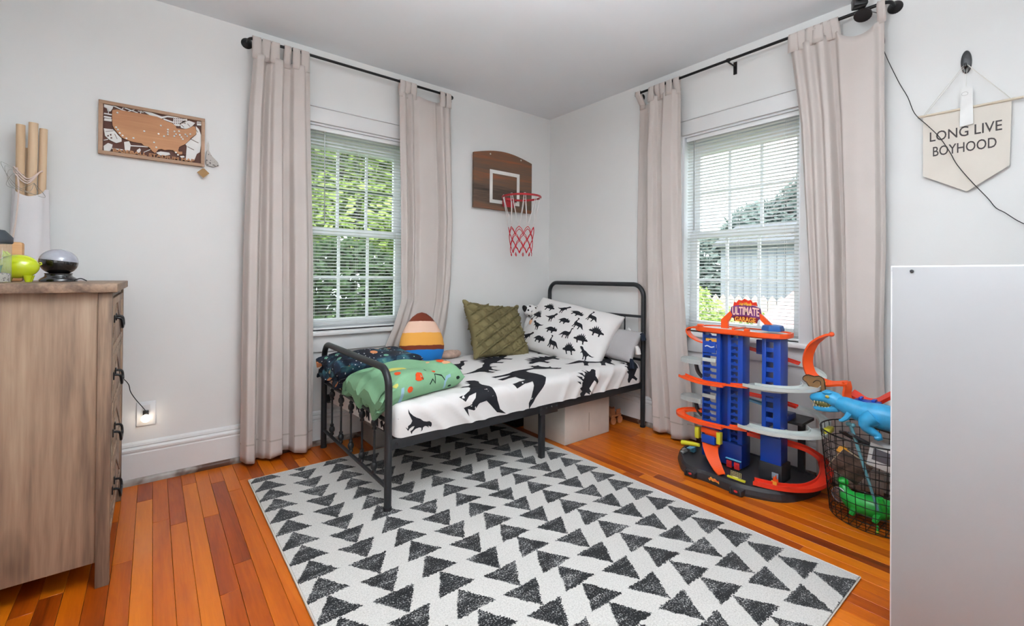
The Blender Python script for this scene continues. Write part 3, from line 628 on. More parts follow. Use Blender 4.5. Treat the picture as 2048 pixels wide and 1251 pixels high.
# ------------------------------------------------------------------ folded blankets
def blanket(parent, name, m, x0, x1, yn, yf, z0, layers, seed, droop, wob=.006):
    rnd = random.Random(seed); ph = [rnd.uniform(0, 6) for _ in range(8)]; mb = MB(); th = layers
    def top(k, a, b):
        """layer k; a along x 0..1, b around the section 0..1 (0 = near bottom, .5 = far)"""
        h = th[k]; zb = z0+sum(th[:k]); yn_ = yn(a)+k*.006+.004*math.sin(a*9+ph[k]); yf_ = yf(a)-k*.012
        xx = x0+(x1-x0)*a+(.012*math.sin(b*20+ph[k+1]) if a < .3 else 0)*(1-a*3)
        if a > .86: e = (a-.86)/.14; sq = math.sqrt(max(0, 1-e*e))
        else: sq = 1
        if a < .10: sq = min(sq, .5+.5*math.sqrt(1-(1-a/.10)**2))
        r = h/2; c = zb+r
        if b < .25: ang = PI+PI/2-(b/.25)*PI if False else -PI/2-(b/.25)*PI; y = yn_+r+r*math.cos(ang)*1.0; z = c+r*math.sin(ang)*-1.0; z = c-r*math.cos((b/.25)*PI); y = yn_+r-r*math.sin((b/.25)*PI)
        elif b < .5: q_ = (b-.25)/.25; y = yn_+r+(yf_-yn_-2*r)*q_; z = c+r
        elif b < .75: q_ = (b-.5)/.25; y = yf_-r+r*math.sin(q_*PI); z = c+r*math.cos(q_*PI)
        else: q_ = (b-.75)/.25; y = yf_-r-(yf_-yn_-2*r)*q_; z = c-r
        z = c+(z-c)*sq
        if a < .34:
            q_ = (1-a/.34); w_ = .018*q_*math.sin(b*44+ph[6]+a*6)+.009*q_*math.sin(b*83+ph[7]); z += w_; y -= w_*(1 if b < .25 else -.2)
        if .2 < b < .55: z += wob*(math.sin(a*8+ph[2]+y*14)+.7*math.sin(y*22+ph[3]-a*5))*sq+(.02 if k == len(th)-1 else 0)*math.sin(PI*min(1, max(0, (b-.25)/.25)))*math.sin(PI*a)
        if a < .42:
            d = ((.42-a)/.42)**2; z -= droop*d*(1+.25*math.sin(y*55+ph[4]+k)); y += .02*d*math.sin(y*30+k+ph[5])
        return Vector((xx, y, z))
    for k in range(len(th)):
        n, m_ = 40, 64
        mb.grid(lambda a, b, k=k: top(k, b, a), m_, n, True, closed_u=True)
        for a in (0, 1):
            ring = [top(k, a, j/m_) for j in range(m_)]; mb.add(ring, [tuple(range(m_)) if a else tuple(range(m_))[::-1]], False)
    o = mb.build(name, m, parent, True); return fixn(o), (lambda a, b, off=.0: top(len(th)-1, a, b)+Vector((0, -off*(1 if b < .25 else .2), off*(1 if b > .12 else .2))))
gb = thing('green_blanket', 'folded green fleece blanket with orange cars printed on it', 'blanket', (1.05, 2.15, .462))
gm = clothmat('green_fleece', (132, 176, 138), 250, .10, bump=.8)
_, gtop = blanket(gb, 'folded_cloth', gm,   .790, 1.295, lambda a: 1.905+.115*a, lambda a: 2.42-.12*a, .464, (.108,), 3, .060, .011)
def gmap(a, b): return gtop(max(.02, min(.97, a)), max(.01, min(.74, b)), .0016)
def blob(u, v, w, h, n=14, jit=.25, seed=0):
    rr = random.Random(seed); return [(u+w/2*math.cos(2*PI*i/n)*(1-jit*rr.random()), v+h/2*math.sin(2*PI*i/n)*(1-jit*rr.random())) for i in range(n)]
for nm, c_, ps in (('orange_cars', (224, 84, 40), [blob(.42, .19, .10, .05, seed=1), blob(.82, .33, .10, .06, seed=2), blob(.30, .13, .07, .045, seed=3), blob(.63, .23, .05, .03, seed=4), blob(.25, .28, .06, .04, seed=5)]),
                   ('yellow_patches', (214, 206, 110), [blob(.36, .36, .22, .07, seed=6), blob(.16, .2, .06, .05, seed=8)]),
                   ('pale_patches', (226, 170, 130), [blob(.86, .29, .12, .05, seed=9), blob(.70, .36, .05, .03, seed=10)]),
                   ('blue_road', (150, 186, 204), [[(.72, .06), (.72, .12), (.75, .16), (.81, .17), (.81, .145), (.77, .14), (.745, .115), (.745, .06)], [(.2, .06), (.21, .16), (.24, .16), (.235, .06)]]),
                   ('black_lines', (34, 44, 40), [[(.53, .13), (.575, .165), (.60, .135), (.615, .20), (.70, .175), (.735, .13), (.725, .13), (.695, .165), (.622, .19), (.605, .12), (.575, .153), (.537, .123)], blob(.88, .32, .03, .02, seed=11), blob(.46, .185, .025, .03, seed=12), blob(.80, .075, .05, .025, seed=13), blob(.9, .13, .05, .03, seed=14), blob(.55, .26, .02, .03, seed=15)])):
    polymesh(ps, .012, gmap).build(nm, clothmat(nm, c_, 250, .1, bump=.6), gb, True)
t = NT('space_fleece'); v = t.coord('Object'); n1 = t.noise(v, 9, 4); base = t.ramp(n1, [(.38, lin((18, 22, 34))), (.52, lin((24, 38, 58))), (.62, lin((52, 96, 110))), (.72, lin((96, 150, 130)))])
def cells(scale, thr):
    vo = t.n('ShaderNodeTexVoronoi'); vo.inputs['Scale'].default_value = scale; t.l(v, vo.inputs['Vector']); return t.math('LESS_THAN', vo.outputs['Distance'], thr)
c1 = t.mix(cells(9, .26), base, lin((214, 140, 92))); c1 = t.mix(cells(13.7, .20), c1, lin((120, 176, 150))); c1 = t.mix(cells(42, .16), c1, lin((222, 224, 230)))
t.l(c1, t.b.inputs['Base Color']); t.b.inputs['Roughness'].default_value = .95; t.bump(t.noise(v, 250, 1), .7, .002)
sb = thing('space_blanket', 'folded navy fleece blanket with planets at the foot of the bed', 'blanket', (.98, 2.58, .462))
blanket(sb, 'folded_cloth', t.m, .775, 1.27, lambda a: 2.43, lambda a: 2.82, .464, (.062, .058), 11, .03)
# ------------------------------------------------------------------ things stored under the bed
bx = thing('storage_box', 'cream cardboard box standing under the head of the bed', 'box', (2.2, 2.2, 0)); cm = mat('cream_card', (214, 206, 196), .8, var=.05, vscale=6)
b = MB().bbox((2.010, 1.985, .0), (2.435, 2.385, .262), .004); b.build('carton', cm, bx, True)
MB().bbox((2.008, 1.983, .252), (2.437, 2.387, .2685), .004).build('lid', cm, bx, True)
MB().bbox((2.225, 1.9785, .05), (2.2275, 1.9805, .17), .0005).build('fold_crease', mat('card_crease', (178, 168, 156), .8), bx, True)
bb = thing('black_bin', 'black storage bin beside the cream box under the bed', 'bin', (2.14, 2.58, 0)); km = mat('black_plastic', (22, 22, 25), .4)
MB().bbox((1.97, 2.42, 0), (2.32, 2.74, .19), .01).build('tub', km, bb, True); MB().bbox((1.96, 2.41, .19), (2.33, 2.75, .21), .006).build('rim', km, bb, True)
lb = thing('long_grey_box', 'long pale grey box lying under the middle of the bed', 'box', (1.35, 2.63, 0)); lm_ = mat('grey_card', (150, 146, 142), .8)
MB().bbox((1.06, 2.64, 0.0), (1.66, 2.87, .12), .006).build('tray', lm_, lb, True); MB().bbox((1.05, 2.63, .12), (1.67, 2.88, .15), .006).build('lid', lm_, lb, True)
tr = thing('wooden_truck', 'small orange brown wooden toy truck beside the cream box', 'toy', (2.60, 2.10, 0)); wm = woodmat('toy_wood', [(.3, lin((170, 100, 60))), (.7, lin((214, 150, 106)))], 'x', .5, 60, 10)
MB().bbox((2.555, 2.06, .05), (2.665, 2.13, .066), .004).build('chassis', wm, tr, True); MB().bbox((2.56, 2.065, .066), (2.60, 2.125, .115), .005).build('cab', wm, tr, True); MB().bbox((2.615, 2.065, .066), (2.66, 2.07, .10), .002).bbox((2.615, 2.12, .066), (2.66, 2.125, .10), .002).build('side_boards', wm, tr, True)
for xx in (2.575, 2.645):
    for yy in (2.056, 2.126): MB().lathe([(.026, 0), (.026, .010)], 14, (xx, yy+.01, .026), axes((0, 0, 0), (1, 0, 0), (0, 0, 1), (0, -1, 0))).build('wheel', wm, tr, True)
# ------------------------------------------------------------------ curtains and rods
curtm = clothmat('beige_curtain', (220, 209, 203), 520, .02, trans=.14, bump=.25)
rodm = mat('black_rod', (30, 29, 30), .4, .4)
def wpos(wall, u, d, z): return Vector((u, LW-d, z)) if wall == 'left' else Vector((RW-d, u, z))
def interp(tab, z):
    """tab sorted by falling z -> interpolated tuple"""
    if z >= tab[0][0]: return tab[0][1:]
    for a, b in zip(tab, tab[1:]):
        if z >= b[0]:
            f = (a[0]-z)/(a[0]-b[0]); f = f*f*(3-2*f) if len(a) > 5 else f
            return tuple(p+(q_-p)*f for p, q_ in zip(a[1:], b[1:]))
    return tab[-1][1:]
def fold(ctrl, s):
    for (a, p), (b, q_) in zip(ctrl, ctrl[1:]):
        if s <= b: f = (s-a)/(b-a); f = (1-math.cos(f*PI))/2; return p+(q_-p)*f
    return ctrl[-1][1]
def curtain(wall, label, levels, ctrl, tabs, sag, zb, zrod, group, wav=None):
    ztop = levels[0][0]; c = thing('curtain', label, 'curtain', tuple(wpos(wall, (levels[-1][1]+levels[-1][2])/2, .09, zb)), 0, group)
    ph = random.uniform(0, 6)
    def fn(s, v):
        zt = ztop-sag(s); z = zt+(zb-zt)*v
        uL, uR, d0, amp = interp(levels, z)
        ss = s+.010*math.sin(z*1.3+ph+s*3)*math.sin(s*PI); f = fold(ctrl, max(0, min(1, ss)))
        uu = uL+(uR-uL)*s + .006*math.sin(s*11+z*.7+ph)*math.sin(s*PI)
        return wpos(wall, uu, d0+amp*(f-.5)*2+.0015*math.sin(z*5+s*9), z + (.008*math.sin(s*9+ph) if v > .98 else 0))
    o = MB().grid(fn, 110, 70).build('panel', curtm, c, True); OM[o] = OM[c]
    md = o.modifiers.new('thick', 'SOLIDIFY'); md.thickness = .0022; md.offset = 0
    hem = MB().grid(lambda s, v: fn(s, .955+.004*v)+(wpos(wall, 0, .0022, 0)-wpos(wall, 0, 0, 0)), 110, 2).build('hem_stitch', clothmat('hem_thread', (196, 184, 176)), c, True)
    for s, w in tabs:
        p0 = fn(s, .0); d0 = (LW-p0.y) if wall == 'left' else (RW-p0.x); u0 = p0.x if wall == 'left' else p0.y; sg = 1 if wall == 'left' else -1
        path = [(d0+.003, p0.z-.03), (d0+.004, p0.z), (.09+.013, zrod-.012), (.09+.0135, zrod), (.09+.010, zrod+.0105), (.09, zrod+.0135), (.09-.010, zrod+.0105), (.09-.0135, zrod), (.09-.012, zrod-.02), (d0-.004, p0.z), (d0-.003, p0.z-.02)]
        m_ = MB(); sk = random.uniform(-.006, .006)
        def tf(a, b): 
            i = min(len(path)-1, round(a*(len(path)-1))); d, z = path[i]; k = 1-abs(a-.5)*2
            return wpos(wall, u0+(b-.5)*w*(1-.15*k)+sk*k, d, z)
        m_.grid(tf, len(path), 4); t_ = m_.build('tab', curtm, c, True); md = t_.modifiers.new('thick', 'SOLIDIFY'); md.thickness = .002; md.offset = 0
    return c
def rod(wall, u0, u1, z, label, ends, bracket=None):
    r = thing('curtain_rod', label, 'curtain rod', tuple(wpos(wall, (u0+u1)/2, .09, z)), 0, 'black curtain rods')
    sg = 1 if u1 > u0 else -1; R_ = .035; pts = []
    pts += [wpos(wall, u0, .004, z)]+[wpos(wall, u0+sg*R_*(1-math.cos(a)), .09-R_+R_*math.sin(a), z) for a in [i*PI/12 for i in range(7)]]
    pts += [wpos(wall, u1-sg*R_*(1-math.cos(a)), .09-R_+R_*math.sin(a), z) for a in [PI/2-i*PI/12 for i in range(7)]]+[wpos(wall, u1, .004, z)]
    MB().tube(pts, .0082, 10).build('rod', rodm, r, True)
    for u in (u0, u1):
        n = (wpos(wall, 0, 1, 0)-wpos(wall, 0, 0, 0)); M = n.to_track_quat('Z', 'Y').to_matrix().to_4x4()
        MB().lathe([(.030, 0), (.030, .004), (.026, .010), (.014, .018), (.010, .022)], 20, wpos(wall, u, .001, z), M).build('wall_flange', rodm, r, True)
    if bracket is not None:
        b = MB(); a0 = wpos(wall, bracket-.010, .001, z-.06); a1 = wpos(wall, bracket+.010, .006, z+.015); b.box(tuple(min(p, q_) for p, q_ in zip(a0, a1)), tuple(max(p, q_) for p, q_ in zip(a0, a1)))
        b.tube([wpos(wall, bracket, .004, z-.012), wpos(wall, bracket, .08, z-.012), wpos(wall, bracket, .09, z-.010)], .005, 6); b.lathe([(.011, -.009), (.011, .009)], 12, wpos(wall, bracket, .09, z), Matrix.Rotation(PI/2, 4, 'X' if wall == 'right' else 'Y')); b.build('bracket', rodm, r, True)
    return r
ZR = 2.356
rod('left', .405, 1.715, ZR, 'black curtain rod above the bed window', None)
rod('right', 1.975, .545, ZR-.010, 'black curtain rod above the garage window with a centre bracket', None, 1.30)
G = 'beige tab top curtains'; nosag = lambda s: 0.0
curtain('left', 'beige tab top curtain left of the bed window reaching the floor', [(2.275, .428, .720, .088, .020), (1.95, .408, .728, .088, .032), (1.2, .388, .748, .100, .042), (.5, .384, .756, .100, .044), (.02, .384, .758, .092, .05)],
        [(0, .25), (.07, .85), (.16, .9), (.22, .05), (.30, .55), (.36, .95), (.50, .9), (.57, .15), (.66, .2), (.72, .8), (.86, .95), (.93, .5), (1, .35)], [(.05, .048), (.19, .048), (.33, .048), (.60, .040), (.74, .044), (.90, .050)], nosag, .022, ZR, G)
curtain('left', 'beige tab top curtain right of the bed window tucked behind the bed', [(2.290, 1.292, 1.690, .088, .018), (1.95, 1.302, 1.705, .085, .028), (1.45, 1.318, 1.728, .080, .034), (1.05, 1.322, 1.715, .080, .030), (.88, 1.325, 1.700, .080, .022), (.70, 1.270, 1.680, .074, .014), (.60, 1.230, 1.665, .060, .012), (.50, 1.205, 1.655, .040, .012), (.16, 1.20, 1.66, .038, .012)],
        [(0, .3), (.08, .7), (.14, .15), (.20, .8), (.27, .35), (.34, .75), (.55, .65), (.66, .55), (.72, .1), (.80, .9), (.87, .55), (.92, .85), (1, .2)], [(.04, .044), (.15, .044), (.26, .044), (.82, .044), (.93, .044)], lambda s: .012*math.sin(max(0, min(1, (s-.3)/.5))*PI), .16, ZR, G)
curtain('right', 'beige tab top curtain left of the garage window beside the headboard', [(2.285, 1.955, 1.612, .088, .018), (1.9, 1.985, 1.620, .075, .026), (1.24, 1.985, 1.605, .078, .022), (.6, 1.965, 1.560, .082, .022), (.02, 1.930, 1.495, .085, .040)],
        [(0, -.7), (.10, -.7), (.22, -.5), (.29, .30), (.36, .95), (.44, .9), (.50, .25), (.60, .3), (.68, 1.0), (.84, .95), (.92, .3), (1, .4)], [(.07, .046), (.36, .046), (.50, .046), (.64, .046), (.78, .046), (.92, .046)], lambda s: .02*math.sin(max(0, min(1, s/.36))*PI), .018, ZR-.010, G)
curtain('right', 'beige tab top curtain right of the garage window behind the toy basket', [(2.290, .968, .570, .088, .018), (1.86, .918, .572, .085, .030), (1.2, .884, .566, .082, .038), (.8, .862, .572, .090, .034), (.62, .856, .572, .072, .018), (.5, .856, .572, .048, .014), (.02, .850, .575, .045, .012)],
        [(0, .3), (.06, .8), (.12, .5), (.19, .9), (.26, .45), (.33, .95), (.37, .9), (.44, .02), (.50, .1), (.56, .75), (.72, .9), (.90, .8), (.96, .3), (1, .1)], [(.045, .050), (.14, .050), (.235, .050), (.33, .050), (.425, .050), (.52, .050), (.975, .034)], lambda s: (.062*math.sin(max(0, min(1, (s-.55)/.42))*PI)**.7 if .55 < s < .97 else 0.0), .02, ZR-.010, G)
# small black camera clipped on the rod with its cable
cmr = thing('rod_camera', 'small black camera clipped to the right end of the garage window rod', 'camera', (2.64, .66, 2.33)); bk = mat('gloss_black', (20, 20, 22), .3)
MB().bbox((-.028, -.028, 0), (.028, .028, .05), .006, Matrix.Translation((2.64, .655, 2.352)) @ Matrix.Rotation(.5, 4, 'Z')).build('body', bk, cmr, True)
MB().lathe([(.036, 0), (.036, .006), (.028, .014), (.012, .018)], 20, (2.630, .640, 2.302), Matrix.Rotation(.5, 4, 'Y')).build('mount_disc', bk, cmr, True)
MB().lathe([(.014, 0), (.014, .012), (.010, .014)], 16, (2.605, .640, 2.378), Matrix.Rotation(-PI/2+.3, 4, 'Y')).build('lens', mat('lens', (10, 10, 14), .1, coat=1), cmr, True)
wr = thing('black_cable', 'thin black cable running down the wall across the pennant', 'cable', (2.74, .38, 1.7))
MB().tube(smoothpts([(2.66, .63, 2.33), (2.70, .585, 2.30), (2.748, .583, 2.20), (2.7475, .584, 2.148), (2.7475, .533, 1.991), (2.747, .497, 1.90), (2.7375, .470, 1.813), (2.729, .425, 1.745), (2.729, .386, 1.684), (2.729, .352, 1.610), (2.729, .329, 1.550), (2.731, .285, 1.470), (2.7475, .239, 1.396), (2.7475, .215, 1.352), (2.7475, .189, 1.328), (2.7475, .137, 1.278), (2.7475, .05, 1.23), (2.7475, -.1, 1.20)], 8), .0016, 6).build('wire', mat('cable_black', (24, 24, 26), .5), wr, True)
# ------------------------------------------------------------------ pennant
pn = thing('pennant', 'cream canvas pennant lettered LONG LIVE BOYHOOD on a wooden dowel', 'wall hanging', (2.74, .31, 1.6))
canv = clothmat('cream_canvas', (228, 219, 208), 900, .03, bump=.3)
PM = axes((2.744, 0, 0), (0, -1, 0), (0, 0, 1), (-1, 0, 0))      # local x to the viewer's right, y up, z into the room
def pl(y, z): return (-y, z)
cl = MB().prism([pl(.442, 1.792), pl(.442, 1.520), pl(.300, 1.431), pl(.176, 1.521), pl(.170, 1.792)], 0, .002, PM); cl.build('canvas', canv, pn, True)
MB().tube([(2.741, .460, 1.793), (2.741, .138, 1.789)], .0055, 10).build('dowel', woodmat('dowel_wood', [(.3, lin((206, 190, 168))), (.7, lin((226, 212, 192)))], 'y', .6), pn, True)
st = MB(); st.tube([(2.736, .440, 1.795), (2.732, .312, 1.972), (2.731, .304, 1.975)], .0012, 5).tube([(2.735, .433, 1.795), (2.731, .309, 1.966)], .0012, 5).tube([(2.736, .172, 1.792), (2.732, .296, 1.972), (2.731, .304, 1.975)], .0016, 5); st.build('string', mat('cord_cream', (224, 220, 212), .9), pn, True)
ink = mat('charcoal_ink', (72, 66, 66), .8)
for txt, y, z, w in (('LONG LIVE', .309, 1.690, .222), ('BOYHOOD', .311, 1.622, .196)):
    vs_, fs = text_outline(txt, .062, bold=.0004, extrude=.0004); lo = min(v.x for v in vs_); hi = max(v.x for v in vs_); k = w/(hi-lo)
    MB().add([PM @ Vector((v.x*k-y, v.y*.98+z, .0026+v.z)) for v in vs_], fs).build('lettering', ink, pn, True)
tg = thing('paper_tag', 'narrow white paper tag hanging in front of the pennant', 'tag', (2.736, .296, 1.8)); tgm = mat('white_paper', (238, 236, 233), .6)
TM = axes((2.7345, 0, 0), (0, -1, 0), (0, 0, 1), (-1, 0, 0)); o = MB().prism([(-.322, 1.713), (-.280, 1.717), (-.282, 1.872), (-.300, 1.884), (-.306, 1.884), (-.318, 1.870)], 0, .0012, TM); o.build('card', tgm, tg, True)
mk = MB(); mk.tube([(2.7325, .306+.010*math.cos(a), 1.852+.008*math.sin(a)) for a in [i*PI/6 for i in range(12)]], .0008, 4, closed=True); mk.build('ring_mark', mat('pale_grey_print', (196, 192, 190), .7), tg, True)
MB().tube([(2.7335, .302, 1.882), (2.731, .309, 1.962)], .0006, 4).tube([(2.7335, .302, 1.882), (2.731, .299, 1.962)], .0006, 4).build('thread', mat('cord_cream', (224, 220, 212), .9), tg, True)
hk = thing('wall_hook', 'oval black adhesive hook holding the pennant string', 'hook', (2.76, .304, 2.0))
HM = axes((2.7595, .304, 1.996), (0, -1, 0), (0, 0, 1), (-1, 0, 0)); MB().lathe([(1, 0), (1, .004), (.92, .009), (.5, .011)], 28, (0, 0, 0), HM @ Matrix.Diagonal((.0175, .050, 1, 1))).build('plate', bk, hk, True)
MB().tube([(2.750, .304, 1.975), (2.735, .304, 1.966), (2.727, .304, 1.970), (2.725, .304, 1.982)], [.007, .006, .005, .004], 8).build('prong', bk, hk, True)
# ------------------------------------------------------------------ basketball hoop
hp = thing('basketball_hoop', 'wall mounted wooden backboard with a red rim and a white and red net', 'basketball hoop', (2.23, LW, 1.6))
bwd = woodmat('backboard_wood', [(.34, lin((54, 42, 36))), (.45, lin((98, 78, 64))), (.54, lin((116, 82, 60))), (.66, lin((150, 84, 46)))], 'x', .6, 80, 9, knots=True)
BX0, BX1, BZ0 = 1.930, 2.520, 1.582; arc = [(BX0+(BX1-BX0)*i/16, 2.008+.048*math.sin(PI*i/16)) for i in range(17)]
BM_ = axes((0, 2.905, 0), (1, 0, 0), (0, 0, 1), (0, -1, 0)); bo = MB().prism([(BX0, BZ0), (BX1, BZ0)]+arc[::-1], -.020, 0, BM_).build('backboard', bwd, hp, True)
wt = MB(); a, b, c, d, w_ = 2.080, 2.385, 1.632, 1.897, .028
for r_ in ((a, c, b, c+w_), (a, d-w_, b, d), (a, c+w_, a+w_, d-w_), (b-w_, c+w_, b, d-w_)): wt.box((r_[0], 2.9035, r_[1]), (r_[2], 2.905, r_[3]))
wt.build('target_square', mat('white_paint', (236, 234, 230), .6), hp, True)
for xx, zz in ((2.085, 2.018), (2.40, 2.018)): MB().lathe([(.007, 0), (.005, .003)], 10, (xx, 2.905, zz), axes((0, 0, 0), (1, 0, 0), (0, 0, 1), (0, -1, 0))).build('screw', mat('screw_steel', (210, 208, 204), .3, .8), hp, True)
red = mat('red_enamel', (178, 36, 46), .35); RC = Vector((2.268, 2.735, 1.672)); RR = .150
ring = [(RC.x+RR*math.cos(a), RC.y+RR*math.sin(a), RC.z) for a in [2*PI*i/40 for i in range(40)]]; MB().tube(ring, .0085, 8, closed=True).build('rim', red, hp, True)
MB().bbox((2.205, 2.893, 1.612), (2.331, 2.905, 1.690), .004).bbox((2.222, 2.868, 1.662), (2.314, 2.897, 1.681), .004).build('mount_plate', red, hp, True)
def nr(z): return .150 if z > 1.67 else .100+.05*max(0, (z-1.42)/.25)**1.2-.018*max(0, (1.42-z)/.2)
def npt(a, z): r = nr(z); return Vector((RC.x+r*math.cos(a)*1.0, RC.y+r*math.sin(a), z))
wn = MB(); rn = MB(); N = 9
for k in range(N):
    a = 2*PI*k/N; g = 2*PI/N
    for s_ in (-1, 1): wn.tube([npt(a+s_*.04, 1.668), npt(a+s_*g*.18, 1.57), npt(a+s_*g*.34, 1.49), npt(a+s_*g*.5, 1.435)], .0026, 5)
    wn.tube([npt(a-.05, 1.655), npt(a-.03, 1.684), npt(a+.03, 1.684), npt(a+.05, 1.655)], .0028, 5)
    z = 1.435; lv = [1.435, 1.385, 1.335, 1.285, 1.235]
    for i in range(4):
        o_ = .5 if i % 2 == 0 else 0
        for s_ in (-1, 1): rn.tube([npt(a+g*o_, lv[i]), npt(a+g*(o_+s_*.28), (lv[i]+lv[i+1])/2+.006), npt(a+g*(o_+s_*.5), lv[i+1])], .0028, 5)
    rn.tube([npt(a+g*.0, 1.235), npt(a+g*.1, 1.218), npt(a+g*.0, 1.210), npt(a-g*.1, 1.218)], .0026, 5, closed=True)
wn.build('white_net', clothmat('white_cord', (232, 228, 226), 300), hp, True); rn.build('red_net', clothmat('red_cord', (200, 40, 52), 300), hp, True)
# ------------------------------------------------------------------ framed wooden map
mp_ = thing('stadium_map', 'framed layered wood map of the United States lettered BASEBALL STADIUM MAP', 'wall art', (0, LW, 1.75))
tan = woodmat('map_tan', [(.3, lin((168, 112, 74))), (.7, lin((200, 146, 102)))], 'x', .6, 120, 14); frm = woodmat('map_frame', [(.3, lin((158, 124, 98))), (.7, lin((190, 156, 130)))], 'x', .6, 90, 10)
X0, X1, Z0m, Z1m = -.211, .211, 1.622, 1.880; FM = axes((0, LW-.001, 0), (1, 0, 0), (0, 0, 1), (0, -1, 0))
for (a, b, c, d) in ((X0, Z1m-.016, X1, Z1m), (X0, Z0m, X1, Z0m+.016), (X0, Z0m+.016, X0+.016, Z1m-.016), (X1-.016, Z0m+.016, X1, Z1m-.016)): MB().bbox((a, LW-.024, b), (c, LW-.001, d), .0015).build('frame_bar', frm, mp_, True)
MB().box((X0+.016, LW-.008, Z0m+.016), (X1-.016, LW-.001, Z1m-.016)).build('back_panel', mat('map_brown', (92, 56, 44), .7), mp_, True)
def nm(X, Y):
    s = (X-105)/1330; t_ = (795+165*s-Y)/(675-70*s); return (X0+(X1-X0)*s, Z0m+(Z1m-Z0m)*t_)
US = [(260, 250), (310, 240), (450, 265), (620, 290), (800, 325), (870, 355), (930, 385), (980, 400), (1040, 440), (1050, 470), (1110, 478), (1170, 482), (1220, 465), (1270, 445), (1300, 450), (1310, 490), (1320, 510), (1310, 545), (1270, 575), (1235, 600), (1225, 620), (1165, 670), (1120, 690), (1090, 705), (1075, 745), (1085, 765), (1130, 765), (1130, 795), (1090, 800), (1070, 790), (1030, 770), (1010, 745), (950, 740), (900, 745), (860, 730), (820, 735), (800, 760), (780, 785), (740, 755), (715, 720), (690, 700), (640, 690), (610, 660), (560, 655), (490, 640), (420, 615), (370, 590), (330, 540), (290, 490), (265, 440), (262, 380), (258, 330)]
def flat(outs, h0, h1, name, m):
    mb = MB()
    for o_ in outs:
        bm = bmesh.new(); f = bm.faces.new([bm.verts.new((*nm(*p), h0)) for p in o_]); bmesh.ops.triangulate(bm, faces=[f], ngon_method='EAR_CLIP')
        r = bmesh.ops.extrude_face_region(bm, geom=bm.faces[:]); bmesh.ops.translate(bm, verts=[v for v in r['geom'] if isinstance(v, bmesh.types.BMVert)], vec=(0, 0, h1-h0)); mb.frombm(bm, FM)
    return mb.build(name, m, mp_, True)
flat([US], .008, .017, 'country_shape', tan)
wp = mat('map_white', (232, 230, 226), .6)
def strip(a, b, w=14): dx_, dy_ = b[0]-a[0], b[1]-a[1]; L = math.hypot(dx_, dy_); nx, ny = -dy_/L*w/2, dx_/L*w/2; return [(a[0]+nx, a[1]+ny), (b[0]+nx, b[1]+ny), (b[0]-nx, b[1]-ny), (a[0]-nx, a[1]-ny)]
art = [[(165, 175), (270, 195), (262, 225), (240, 262), (205, 262), (195, 225), (165, 210)], strip((165, 290), (255, 305), 16), strip((165, 330), (250, 345), 18), strip((168, 365), (255, 375), 30), strip((215, 225), (215, 300), 8),
       strip((265, 190), (420, 262), 12), strip((390, 205), (365, 250), 10), strip((400, 215), (560, 275), 10), strip((520, 235), (440, 262), 9), strip((600, 245), (592, 285), 12), strip((560, 250), (630, 268), 9),
       [(620, 250), (720, 268), (860, 320), (940, 305), (1010, 318), (1005, 335), (930, 325), (850, 345), (700, 300)], strip((880, 350), (1005, 392), 16),
       [(1010, 320), (1190, 345), (1195, 380), (1120, 400), (1090, 440), (1030, 435), (1005, 400)],
       [(1090, 410), (1130, 378), (1220, 372), (1300, 400), (1260, 440), (1215, 465), (1170, 475), (1110, 460)],
       [(1325, 380), (1392, 390), (1390, 435), (1325, 430)], [(1310, 440), (1352, 480), (1388, 560), (1390, 640), (1370, 770), (1330, 790), (1290, 880), (1240, 890), (1178, 862), (1190, 690), (1172, 668), (1240, 610), (1320, 545)],
       [(165, 478), (270, 490), (300, 520), (330, 560), (370, 600), (372, 640), (310, 662), (230, 620), (180, 570)], [(165, 700), (215, 660), (268, 680), (262, 715), (240, 760), (170, 770)], [(400, 645), (460, 635), (480, 680), (472, 740), (468, 765), (412, 760)], strip((470, 690), (690, 702), 12), strip((250, 728), (390, 745), 12),
       [(555, 745), (590, 720), (602, 742), (590, 778), (550, 780)], [(790, 775), (850, 760), (960, 775), (975, 800), (900, 815), (830, 805)], strip((640, 770), (720, 735), 7), strip((165, 628), (215, 615), 8), [(1100, 818), (1150, 815), (1165, 832), (1120, 842)]]
flat(art, .008, .0125, 'white_cutouts', wp)
dk = [[(x, y), (x+13, y+2), (x+12, y+14), (x-1, y+12)] for x in range(1020, 1180, 27) for y in (340, 368, 396)] + [[(205, 565), (222, 560), (225, 578), (208, 582)], [(235, 550), (252, 546), (255, 566), (238, 570)], [(240, 590), (262, 588), (262, 606), (244, 606)]]+[strip((1245, 605), (1350, 655), 7), strip((1200, 700), (1290, 742), 7), strip((1300, 470), (1340, 520), 6), strip((1180, 700), (1175, 850), 6), strip((1110, 420), (1150, 455), 6), strip((1195, 410), (1230, 445), 6)]+[[(x, 395), (x+14, 397), (x+13, 410), (x-1, 408)] for x in (1335, 1358, 1378)]+[strip((290, 545), (320, 610), 6), strip((185, 520), (280, 505), 5)]
flat(dk, .0125, .0131, 'dark_details', MATS['map_brown'])
dots = [(320, 283), (308, 466), (328, 496), (350, 538), (383, 568), (428, 603), (512, 598), (642, 510), (848, 438), (820, 542), (890, 572), (938, 487), (938, 518), (938, 548), (1023, 510), (1045, 547), (1022, 570), (1083, 508), (1095, 555), (1115, 583), (1135, 608), (1168, 548), (1192, 572), (1235, 545), (765, 650), (793, 712), (1045, 775), (1073, 805)]
dm = MB()
for p in dots: x, z = nm(*p); dm.lathe([(.0042, 0), (.0042, .003), (.002, .0038)], 8, (0, 0, 0), FM @ Matrix.Translation((x, z, .017)))
dm.build('pins', wp, mp_, True, kind='stuff')
